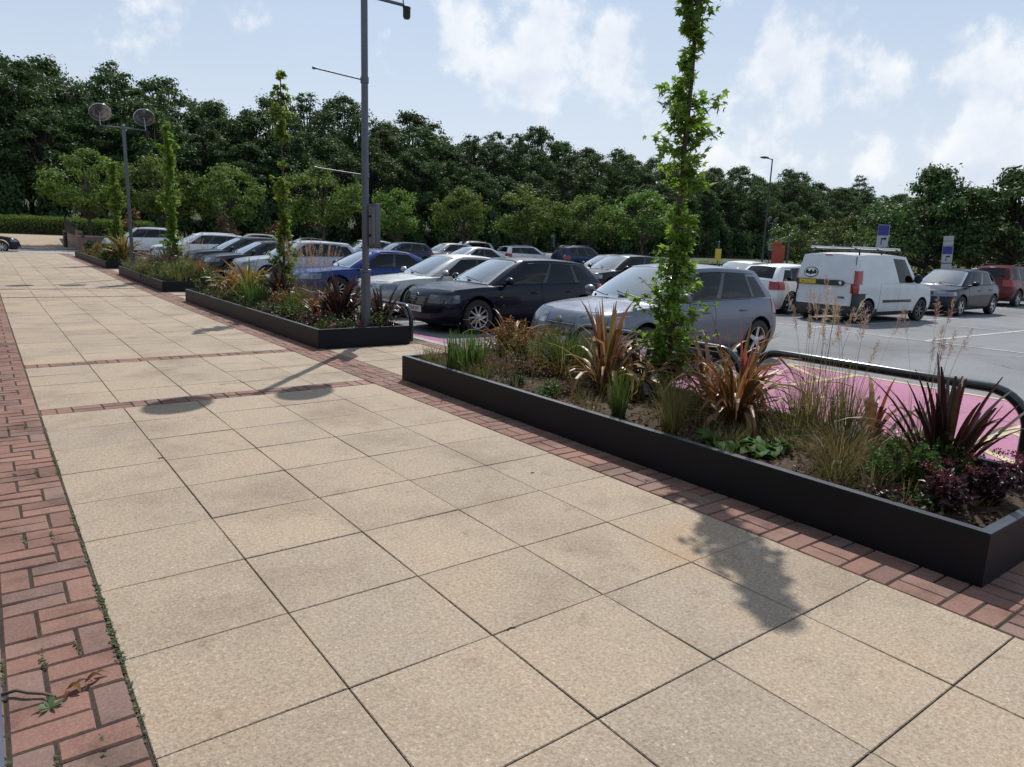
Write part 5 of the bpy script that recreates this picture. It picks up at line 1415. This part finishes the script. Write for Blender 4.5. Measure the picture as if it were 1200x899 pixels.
# black hoop barriers between planters and bays
def hoop(y0, y1, x, h, label):
    z = pz(x, 0); pts = []; r = .26
    root = thing('hoop_barrier', label, 'barrier', (x, y0, z), group='black hoop barriers')
    ln = y1 - y0; pts = [(0, 0, -.05), (0, 0, h - r)]
    for i in range(1, 8): a = PI/2 * i / 8; pts.append((0, r - r * math.cos(a), h - r + r * math.sin(a)))
    pts.append((0, r, h)); pts.append((0, ln / 2, h)); pts.append((0, ln - r, h))
    for i in range(1, 8): a = PI/2 * i / 8; pts.append((0, ln - r + r * math.sin(a), h - r + r * math.cos(a)))
    pts += [(0, ln, h - r), (0, ln, -.05)]
    bm = bmesh.new(); tube(bm, pts, .036, 14); bobj('rail', bm, M['black_steel'], root, 60)
    for yy in (0, ln):
        bm = bmesh.new(); lathe(bm, [(.085, 0), (.085, .012), (.045, .02)], 16, origin=(0, yy, 0)); bobj('base_plate', bm, M['black_steel'], root, 40)
    return root
hoop(-1.18, .92, 5.12, .80, 'long black hoop barrier before the pink bays at the right')
hoop(1.02, 3.3, 5.12, .76, 'black hoop barrier in front of the silver hatchback')
hoop(7.2, 9.9, 5.14, .62, 'low black hoop barrier behind the second planter, before the pale saloon')
# bollards, totem, far posts
def post_thing(name, label, cat, x, y, z, parts, group=None, rz=0):
    root = thing(name, label, cat, (x, y, z), rz, group)
    for nm, build, mat in parts:
        bm = bmesh.new(); build(bm); bobj(nm, bm, mat, root, 40)
    return root
bx_, by_ = 4.0, 49.8
post_thing('bollard', 'black bollard at the foot of the tan paved slope', 'bollard', 4.06, 50.0, gz(50.0), [('post', lambda b: lathe(b, [(.0, 0), (.11, 0), (.11, .86), (.12, .87), (.12, .92), (.07, .97), (.0, .98)], 18), M['pole_black']), ('collar', lambda b: lathe(b, [(.112, .72), (.116, .725), (.116, .78), (.112, .785)], 18), M['lamp_grey'])])
# brick retaining wall with a dark sloping cheek
root = thing('retaining_wall', 'low red brick wall with a dark sloping panel beside the paved slope', 'wall', (4.5, 47.6, gz(47.6)))
bw = new_mat('far_brickwork'); bt = bw[1]; br = N(bt, 'ShaderNodeTexBrick', Scale=4.5); br.inputs['Color1'].default_value = (.22, .10, .075, 1); br.inputs['Color2'].default_value = (.16, .08, .06, 1); br.inputs['Mortar'].default_value = (.2, .18, .16, 1); br.inputs['Mortar Size'].default_value = .012
mp = N(bt, 'ShaderNodeMapping'); mp.inputs['Rotation'].default_value = (PI/2, 0, 0); tcn = N(bt, 'ShaderNodeTexCoord'); L(bt, tcn.outputs['Object'], mp.inputs['Vector']); L(bt, mp.outputs[0], br.inputs['Vector']); L(bt, br.outputs[0], bw[2].inputs['Base Color'])
bm = bmesh.new(); box(bm, (0, 0, -.2), (1.5, .3, .85)); box(bm, (0, .3, -.2), (.3, 9, 1.2)); bobj('brickwork', bm, bw[0], root)
bm = bmesh.new(); vs = [bm.verts.new(p) for p in ((-.35, 3.4, 2.0), (.2, -.1, .9), (.2, -.1, .82), (-.35, 3.4, 1.1), (-.2, 3.4, 2.0), (.35, -.1, .9), (.35, -.1, .82), (-.2, 3.4, 1.1))]
for f in ((0, 1, 2, 3), (7, 6, 5, 4), (0, 4, 5, 1), (1, 5, 6, 2), (2, 6, 7, 3), (3, 7, 4, 0)): bm.faces.new([vs[i] for i in f])
bmesh.ops.recalc_face_normals(bm, faces=bm.faces); bobj('sloping_panel', bm, M['trim'], root)
bm = bmesh.new(); box(bm, (-.03, -.03, .852), (1.53, .33, .92), bev=.01); bobj('coping', bm, M['concrete'], root)
# tall street light
def tall(b): lathe(b, [(.0, 0), (.10, 0), (.10, 1.2), (.06, 1.25), (.04, 7.75), (.0, 7.75)], 14)
sx, sy = 46.2, 28.8; 
post_thing('street_light', 'tall slim black street light rising above the right-hand trees', 'street light', 41.0, 25.0, pz(41, 25), [('pole', tall, M['pole_black']), ('lantern', lambda b: (tube(b, [(0, 0, 7.73), (-.35, .28, 7.81)], .03, 8), box(b, (-.72, .1, 7.77), (-.25, .42, 7.87), bev=.03)), M['pole_black'])])
r_ = twin_lamp(63.0, 39.0, pz(60, 39) - .1, 'distant dark twin disc lamp beside the tall street light', False)
post_thing('banner_sign', 'black and white banner panel on the distant twin disc lamp', 'sign', 62.6, 38.6, pz(60, 38.6), [('panel', lambda b: box(b, (-.06, -.34, 1.4), (.0, .34, 3.4), bev=.01), M['pole_black']), ('white_print', lambda b: (box(b, (-.066, -.28, 2.0), (-.062, .28, 2.6)), box(b, (-.066, -.28, 2.8), (-.062, .28, 3.1))), M['sign_white'])], rz=.4)
post_thing('totem', 'orange-red totem panel standing beyond the white cars', 'totem', 52.7, 31.4, pz(52, 31), [('panel', lambda b: box(b, (-.08, -.5, .05), (.08, .5, 2.35), bev=.02), M['orange_red']), ('plinth', lambda b: box(b, (-.14, -.55, -.1), (.14, .55, .048)), M['concrete']), ('top_badge', lambda b: box(b, (-.085, -.2, 2.352), (.085, .5, 2.7), bev=.02), M['orange_red'])], rz=.5)
post_thing('grey_post', 'plain pale grey post between the totem and the van', 'post', 53.3, 30.9, pz(53, 31), [('post', lambda b: lathe(b, [(.0, 0), (.09, 0), (.07, 3.2), (.0, 3.22)], 12), M['lamp_grey']), ('cap', lambda b: lathe(b, [(.0, 3.221), (.1, 3.221), (.1, 3.26), (.0, 3.3)], 12), M['lamp_grey'])])
post_thing('yellow_sign', 'yellow panel on a thin post behind the near tree', 'sign', 40.3, 28.0, pz(40, 28), [('post', lambda b: lathe(b, [(.0, 0), (.05, 0), (.05, 2.45), (.0, 2.47)], 10), M['lamp_grey']), ('panel', lambda b: box(b, (-.12, -.2, 1.15), (-.055, .2, 1.95), bev=.01), M['yellow'])], rz=.6)
def arrow(b, x, z, s, flip):
    pts = [(-.5, .9), (.35, .9), (.35, 1.0 - 1.9), (.1, -.9), (.1, .45), (-.5, .45)]
    vs = [b.verts.new((x, flip * s * p[0], z + s * p[1])) for p in pts]; b.faces.new(vs)
    v2 = [b.verts.new((x, flip * s * p[0], z + s * p[1])) for p in ((-.5, 1.2), (-.5, .15), (-1.05, .68))]; b.faces.new(v2)
def two_post(x, y, label, w, z0, hh, rz, extra):
    root = thing('direction_sign', label, 'sign', (x, y, pz(x, y)), rz, 'parking direction signs')
    for s in (-1, 1):
        bm = bmesh.new(); tube(bm, [(.05, s * w * .32, -.1), (.05, s * w * .32, z0 + hh * .9)], .035, 8); bobj('post', bm, M['lamp_grey'], root, 60)
    bm = bmesh.new(); box(bm, (-.02, -w/2, z0), (.012, w/2, z0 + hh), bev=.005); bobj('sign_panel', bm, M['sign_white'], root)
    bm = bmesh.new(); box(bm, (-.027, -w/2 + .02, z0 + hh * .52), (-.0215, w/2 - .02, z0 + hh - .02)); bobj('blue_field', bm, M['sign_blue'], root)
    bm = bmesh.new(); arrow(bm, -.024, z0 + hh * .26, hh * .17, 1); bobj('arrow', bm, M['black_ink'], root)
    return root
two_post(37.0, 15.4, 'white sign with blue top and dark arrow above the van roof', .55, 2.4, 1.12, .2, 0)
r = two_post(40.2, 13.4, 'narrow leaning stack of blue and white signs behind the navy hatchback', .5, 1.75, .85, .1, 1)
r.rotation_euler = (-.05, 0, .1)
for k, (z_, mt) in enumerate(((2.62, 'sign_white'), (2.88, 'sign_white'), (1.36, 'sign_white'))):
    bm = bmesh.new(); box(bm, (-.02, -.24, z_), (.012, .24, z_ + (.24 if k < 2 else .34)), bev=.004); bobj('sign_panel', bm, M[mt], r)
# faint white bay sign frame under the limes
post_thing('bay_sign', 'thin white-framed bay sign in the shade under the limes', 'sign', 31.4, 34.9, pz(31.4, 34.9), [('post', lambda b: tube(b, [(0, 0, 0), (0, 0, 2.4)], .03, 8), M['pole_black']), ('frame', lambda b: (box(b, (-.03, -.36, 1.55), (0, -.31, 2.4)), box(b, (-.03, -.31, 1.55), (0, .36, 1.6)), box(b, (-.03, .0, 1.9), (0, .3, 1.95)), box(b, (-.03, .0, 2.2), (0, .3, 2.25)), box(b, (-.03, -.05, 1.601), (0, .0, 2.4))), M['lamp_grey'])], rz=-.9)
# ------------------------------------------------------------------ parked vehicles
random.seed(9)
PA = {k: paint(k + '_paint', *v) for k, v in dict(
    steel=((.14, .153, .19), .62, .27), navy=((.005, .007, .018), .3, .25), silver=((.40, .395, .38), .6, .3), blue=((.011, .032, .15), .4, .25),
    pale=((.36, .38, .43), .5, .3), white=((.64, .65, .66), 0.0, .3), black=((.012, .013, .016), .3, .25), graphite=((.03, .034, .042), .5, .3),
    red=((.09, .008, .011), .35, .28), darkblue=((.02, .03, .07), .4, .3), whitevan=((.60, .61, .62), 0.0, .38)).items()}
G = 'cars parked in the rows of bays'
def put(r, x, y, rz=180.0):
    r.location = (x, y, pz(x, y)); r.rotation_euler = (0, 0, math.radians(rz)); return r
astra, _ = make_car(HATCH, 'parked_car', 'steel silver hatchback with open-spoke wheels behind the nearest planter', 'car', PA['steel'], G)
put(astra, 8.0, 4.55, 181)
audi, _ = make_car(AUDI, 'parked_car', 'dark navy hatchback with front number plate beside the silver hatchback', 'car', PA['navy'], G)
put(audi, 8.25, 8.85, 180)
saloon, _ = make_car(SALOON, 'parked_car', 'pale silver saloon with a flowing roof left of the dark navy hatchback', 'car', PA['silver'], G)
put(saloon, 8.65, 11.75, 180)
estate, _ = make_car(ESTATE, 'parked_car', 'long white estate car behind the third planter', 'car', PA['white'], G)
suv, _ = make_car(SUV, 'parked_car', 'dark blue off-roader with roof bars far back under the limes', 'car', PA['darkblue'], G)
def again(src, pm, newpm, label, x, y, rz=180.0, sc=1.0):
    c = copy_tree(src, None, {pm: newpm}); tag(c, label, 'car', G); put(c, x, y, rz); c.scale = (sc, sc, sc)
    return c
S, A, D, E_, U_ = (astra, PA['steel']), (audi, PA['navy']), (saloon, PA['silver']), (estate, PA['white']), (suv, PA['darkblue'])
def rep(src, col, label, x, y, rz=180.0, sc=1.0): return again(src[0], src[1], PA[col], label, x, y, rz, sc)
rep(D, 'blue', 'bright blue car behind the near lamp post', 8.5, 15.6)
rep(S, 'pale', 'pale silver blue car behind the thin tree of the lamp planter', 8.3, 20.9, 180, 1.03)
rep(D, 'graphite', 'dark grey saloon nearest the pale silver blue car', 8.3, 24.4)
rep(A, 'graphite', 'dark grey hatchback beyond the dark grey saloon', 8.3, 27.2, 180, 1.04)
put(estate, 8.5, 35.0, 180)
rep(U_, 'white', 'white off-roader at the far end of the first row', 7.6, 44.5, 150)
rep(S, 'silver', 'silver car half hidden beyond the white estate car', 15.2, 49.5, 180)
rep(A, 'graphite', 'dark car partly hidden behind the two dark grey cars', 18.5, 48.0, 180)
# second and third rows
put(suv, 31.6, 32.2, 0)
rep(E_, 'white', 'white estate car side on under the limes, left of the dark blue off-roader', 30.6, 36.9, 0, 1.04)
rep(S, 'black', 'black hatchback with pale windscreen between the navy and silver hatchbacks', 18.9, 16.2, 180, 1.03)
rep(A, 'graphite', 'dark hatchback seen only by its windscreen behind the black hatchback', 23.4, 21.5, 180)
rep(D, 'pale', 'pale saloon roof showing above the dark navy hatchback', 18.9, 26.4, 180, 1.04)
rep(U_, 'silver', 'tall silver people carrier behind the pale silver saloon', 29.2, 42.6, 180, 1.02)
rep(S, 'silver', 'silver hatchback with bright windscreen before the tall people carrier', 23.4, 36.2, 180, 1.03)
rep(S, 'darkblue', 'dark blue hatchback behind the bright blue car', 18.8, 33.8, 180)
rep(A, 'white', 'white car roof just visible left of the near lamp post', 18.9, 38.6, 180, 1.05)
rep(D, 'silver', 'silver saloon behind the white hatchback on the right', 23.9, 14.4, 180, 1.05)
c = rep(S, 'white', 'white hatchback seen from the rear beside the white van', 20.0, 9.75, 0, 1.0)
rep(S, 'navy', 'navy hatchback parked nose to nose with the white van', 26.2, 7.65, 181, 1.04)
rep(U_, 'red', 'dark red off-roader seen from behind at the right edge', 36.0, 9.2, 0, 1.03)
rep(S, 'white', 'white car roof behind the hedge and the navy hatchback', 52.0, 16.0, 180)
rep(D, 'navy', 'dark car nose entering at the far left edge of the road', -.75, 45.6, 0)
bpy.context.view_layer.update()
# ---- the white van
van, vi = make_car(VAN, 'van', 'white panel van with roof rack and bat emblem on its rear door', 'van', PA['whitevan'])
def rear_x(y, z, proud=.006):
    if z < 1.06: x = -2.16 + .02 * max(0, (z - .5) / .56)
    else:
        t = (z - 1.08) / .72; x = -2.163 + .14 * t - .022 * math.sin(PI * min(1, max(0, t)))
    return x + .026 * (y / .85) ** 2 - proud
def on_rear(nm, pts, mat, parent, proud=.006, th=.008, flat=None):
    bm = bmesh.new(); a = [bm.verts.new((rear_x(y, z, -.02), y, z)) for y, z in pts]; b = [bm.verts.new((rear_x(y, z, proud + th), y, z)) for y, z in pts]
    n = len(a); bm.faces.new(b); 
    for i in range(n): bm.faces.new((a[i], a[(i+1) % n], b[(i+1) % n], b[i]))
    bmesh.ops.recalc_face_normals(bm, faces=bm.faces); return bobj(nm, bm, mat, parent)
def oval(cy, cz, ry, rz_, n=36): return [(cy + ry * math.cos(2*PI*i/n), cz + rz_ * math.sin(2*PI*i/n)) for i in range(n)]
by, bz = .40, 1.30
em = on_rear('emblem', oval(by, bz, .215, .135), M['black_ink'], van, .004)
on_rear('white_oval', oval(by, bz, .195, .115), M['white_ink'], em, .0135, .002)
half = [(0, -.088), (.018, -.058), (.045, -.042), (.072, -.052), (.088, -.038), (.115, -.036), (.15, -.042), (.172, -.012), (.168, .03), (.135, .068), (.075, .078), (.098, .05), (.082, .022), (.05, .016), (.034, .03), (.022, .078), (.010, .06)]
batp = [(by - y, bz + z) for y, z in half] + [(by + y, bz + z) for y, z in reversed(half[1:])]
on_rear('bat', batp, M['black_ink'], em, .0165, .002)
bar = [(.80, .985), (.80, 1.125)] + [(-.52 + .07 * math.cos(a), 1.055 + .07 * math.sin(a)) for a in [PI/2 + PI * i / 10 for i in range(11)]]
hb = on_rear('door_bar', bar, M['gloss_black'], van, .034)
on_rear('lock', oval(-.50, 1.055, .042, .042, 20), M['chrome'], hb, .0435, .004)
pl_ = on_rear('number_plate', [(.70, 1.0), (.70, 1.11), (.20, 1.11), (.20, 1.0)], M['plate_yellow'], van, .0435, .004)
tm = text_mesh('NK61 VFB', .09); tm.materials.append(M['black_ink']); tm.transform(Matrix.Translation((rear_x(.45, 1.055, .0515), .45, 1.055)) @ Matrix.Rotation(-PI/2, 4, 'Z') @ Matrix.Rotation(PI/2, 4, 'X')); link('lettering', tm, pl_)
on_rear('door_seam', [(-.118, .46), (-.118, 1.76), (-.126, 1.76), (-.126, .46)], M['gap'], van, .001, .002)
for y in (.83, -.83): on_rear('door_seam', [(y + .004, .46), (y * .93 + .004, 1.74), (y * .93 - .004, 1.74), (y - .004, .46)], M['gap'], van, .001, .002)
on_rear('maker_badge', [(-.44, .66), (-.44, .71), (-.62, .71), (-.62, .66)], M['dark_alloy'], van, .002, .003)
on_rear('brake_light', [(.1, 1.755), (.1, 1.785), (-.1, 1.785), (-.1, 1.755)], M['tail'], van, .006, .006)
for s in (1, -1):
    bm = bmesh.new(); box(bm, (-.78, min(s*.905, s*.935), .56), (.66, max(s*.905, s*.935), .63), bev=.01); bobj('rub_strip', bm, M['trim'], van, 40)
for s in (1, -1):
    bm = bmesh.new(); tube(bm, [(-2.0, s * .58, 1.975), (.35, s * .58, 1.975)], .028, 10); bobj('rack_bar', bm, M['alloy'], van, 60)
    for x in (-1.8, -.75, .2):
        bm = bmesh.new(); tube(bm, [(x, s * .70, 1.74), (x, s * .69, 1.9), (x, s * .64, 1.925)], .022, 8); bobj('rack_foot', bm, M['trim'], van, 60)
for x in (-1.8, -.75, .2):
    bm = bmesh.new(); tube(bm, [(x, -.7, 1.925), (x, .7, 1.925)], .024, 8); bobj('rack_bar', bm, M['trim'], van, 60)
put(van, 19.8, 7.3, -3)
CLOUD_DIRS = [((0.532, 0.802, 0.272), 0.11, 0.62), ((0.472, 0.848, 0.239), 0.073, 0.45), ((0.593, 0.771, 0.232), 0.137, 0.5), ((0.691, 0.684, 0.233), 0.101, 0.5), ((0.689, 0.7, 0.189), 0.11, 0.42), ((0.822, 0.524, 0.224), 0.119, 0.62), ((0.858, 0.467, 0.215), 0.091, 0.5), ((0.786, 0.572, 0.235), 0.082, 0.45), ((0.791, 0.592, 0.158), 0.146, 0.4), ((0.846, 0.508, 0.165), 0.11, 0.4), ((0.892, 0.425, 0.152), 0.146, 0.42), ((0.924, 0.335, 0.183), 0.128, 0.6), ((0.923, 0.354, 0.149), 0.128, 0.55), ((0.919, 0.33, 0.216), 0.082, 0.5), ((0.605, 0.781, 0.155), 0.165, 0.36), ((0.228, 0.938, 0.263), 0.11, 0.4), ((0.134, 0.958, 0.252), 0.128, 0.38), ((0.464, 0.877, 0.126), 0.146, 0.3), ((0.708, 0.691, 0.147), 0.146, 0.35), ((0.733, 0.614, 0.292), 0.082, 0.45)]
CAM_C = (-0.28546, -2.70099, 1.55299)
CAM_R = (0.801092, -0.597544, 0.034524)
CAM_U = (0.08885, 0.175762, 0.980415)
CAM_F = (0.591909, 0.782335, -0.193893)
CAM_FPX = 820.2
# a broad field of further clouds outside the picture, so that the light from behind is right too
for _i in range(26):
    _a, _e = 2.2 + _i * .17 * 1.0, .25 + .9 * ((_i * .618) % 1.0)
    CLOUD_DIRS.append(((math.sin(_a) * math.cos(_e), math.cos(_a) * math.cos(_e), math.sin(_e)), .22, .5)) if _i % 2 == 0 else None
SKY_STRENGTH, SUN_STRENGTH, EXPOSURE = .085, 4.3, 0.17
# ------------------------------------------------------------------ sky, sun, camera
w = bpy.data.worlds.new('World'); scene.world = w; w.use_nodes = True
nt = w.node_tree; bg = nt.nodes['Background']
sun_dir = Vector((.662 * math.cos(math.radians(52.6)), .7495 * math.cos(math.radians(52.6)), math.sin(math.radians(52.6))))
az = math.atan2(sun_dir.x, sun_dir.y)                    # clockwise from +Y
sky = N(nt, 'ShaderNodeTexSky'); sky.sky_type = 'NISHITA'; sky.sun_disc = False; sky.sun_elevation = math.radians(52.6); sky.sun_rotation = az
sky.air_density = 1.0; sky.dust_density = 1.6; sky.ozone_density = 1.2
tc = N(nt, 'ShaderNodeTexCoord'); nrm = N(nt, 'ShaderNodeVectorMath', operation='NORMALIZE'); L(nt, tc.outputs['Generated'], nrm.inputs[0])
def math_(op, a, b=None):
    m = N(nt, 'ShaderNodeMath', operation=op)
    for i, v in enumerate((a, b)):
        if v is None: continue
        if isinstance(v, (int, float)): m.inputs[i].default_value = v
        else: L(nt, v, m.inputs[i])
    return m.outputs[0]
n1 = N(nt, 'ShaderNodeTexNoise', Scale=7.5, Detail=9.0, Roughness=.6); L(nt, nrm.outputs[0], n1.inputs['Vector'])
n2 = N(nt, 'ShaderNodeTexNoise', Scale=1.9, Detail=6.0, Roughness=.5); L(nt, nrm.outputs[0], n2.inputs['Vector'])
# cloud banks stand in chosen directions: (direction, angular radius, strength)
CLOUDS = []
def bank(d, r, s): CLOUDS.append((Vector(d).normalized(), r, s))
for d, r, s in CLOUD_DIRS: bank(d, r, s)
tot = None
for d, r, s in CLOUDS:
    dp = N(nt, 'ShaderNodeVectorMath', operation='DOT_PRODUCT'); L(nt, nrm.outputs[0], dp.inputs[0]); dp.inputs[1].default_value = d
    mr = N(nt, 'ShaderNodeMapRange', interpolation_type='SMOOTHSTEP'); L(nt, dp.outputs['Value'], mr.inputs[0])
    mr.inputs[1].default_value = math.cos(r); mr.inputs[2].default_value = math.cos(r * .25); mr.inputs[3].default_value = 0; mr.inputs[4].default_value = s
    tot = mr.outputs[0] if tot is None else math_('MAXIMUM', tot, mr.outputs[0])
dens = math_('ADD', math_('MULTIPLY', math_('SUBTRACT', n1.outputs['Fac'], .5), 2.2), math_('ADD', tot, -.38))
soft = N(nt, 'ShaderNodeMapRange', interpolation_type='SMOOTHSTEP'); L(nt, dens, soft.inputs[0]); soft.inputs[1].default_value = 0.0; soft.inputs[2].default_value = .34
veil = N(nt, 'ShaderNodeMapRange', interpolation_type='SMOOTHSTEP'); L(nt, n2.outputs['Fac'], veil.inputs[0]); veil.inputs[1].default_value = .3; veil.inputs[2].default_value = .75; veil.inputs[3].default_value = .5; veil.inputs[4].default_value = .85
sep = N(nt, 'ShaderNodeSeparateXYZ'); L(nt, nrm.outputs[0], sep.inputs[0])
low = N(nt, 'ShaderNodeMapRange', interpolation_type='SMOOTHSTEP'); L(nt, sep.outputs['Z'], low.inputs[0]); low.inputs[1].default_value = .0; low.inputs[2].default_value = .4; low.inputs[3].default_value = .8; low.inputs[4].default_value = 0
hz_ = math_('MAXIMUM', veil.outputs[0], low.outputs[0])
c00 = mixc(nt, sky.outputs[0], (5.5, 7.1, 9.3), veil.outputs[0])
c0 = mixc(nt, c00, (8.0, 8.7, 9.6), low.outputs[0])
up_ = N(nt, 'ShaderNodeVectorMath', operation='ADD'); L(nt, nrm.outputs[0], up_.inputs[0]); up_.inputs[1].default_value = (.006, .006, .022)
n3 = N(nt, 'ShaderNodeTexNoise', Scale=7.5, Detail=6.0, Roughness=.5); L(nt, up_.outputs[0], n3.inputs['Vector'])
lit = math_('SUBTRACT', n1.outputs['Fac'], n3.outputs['Fac'])
edge = N(nt, 'ShaderNodeMapRange', interpolation_type='SMOOTHSTEP'); L(nt, dens, edge.inputs[0]); edge.inputs[1].default_value = .1; edge.inputs[2].default_value = .55; edge.inputs[3].default_value = .35; edge.inputs[4].default_value = -.3
sh = N(nt, 'ShaderNodeMapRange'); L(nt, math_('ADD', math_('MULTIPLY', lit, 4.5), edge.outputs[0]), sh.inputs[0]); sh.inputs[1].default_value = -.55; sh.inputs[2].default_value = .5; sh.clamp = True
cc = mixc(nt, (7.3, 8.0, 9.3), (10.3, 10.5, 10.8), sh.outputs[0])
c1 = mixc(nt, c0, cc, math_('MULTIPLY', soft.outputs[0], .9))
L(nt, c1, bg.inputs['Color']); bg.inputs['Strength'].default_value = SKY_STRENGTH
s = bpy.data.lights.new('sun', 'SUN'); s.energy = SUN_STRENGTH; s.angle = math.radians(.53); s.color = (1.0, .96, .9)
so = bpy.data.objects.new('sun', s); C.objects.link(so); so.rotation_euler = sun_dir.to_track_quat('Z', 'Y').to_euler()
cd = bpy.data.cameras.new('camera'); co = bpy.data.objects.new('camera', cd); C.objects.link(co); scene.camera = co
Rv, Uv, Fv = Vector(CAM_R), Vector(CAM_U), Vector(CAM_F)
m4 = Matrix((( Rv.x, Uv.x, -Fv.x, CAM_C[0]), (Rv.y, Uv.y, -Fv.y, CAM_C[1]), (Rv.z, Uv.z, -Fv.z, CAM_C[2]), (0, 0, 0, 1)))
co.matrix_world = m4
cd.sensor_width = 36; cd.sensor_fit = 'HORIZONTAL'; cd.lens = CAM_FPX / 1200 * 36; cd.clip_start = .05; cd.clip_end = 6000
vs_ = scene.view_settings; vs_.view_transform = 'Standard'; vs_.look = 'None'; vs_.gamma = 1.0; vs_.exposure = EXPOSURE; vs_.use_curve_mapping = False
scene.cycles.use_denoising = True
try: scene.cycles.denoiser = 'OPENIMAGEDENOISE'
except Exception: pass
scene.cycles.max_bounces = 6; scene.cycles.diffuse_bounces = 3; scene.cycles.glossy_bounces = 3; scene.cycles.transmission_bounces = 4; scene.cycles.transparent_max_bounces = 10
scene.cycles.caustics_reflective = False; scene.cycles.caustics_refractive = False
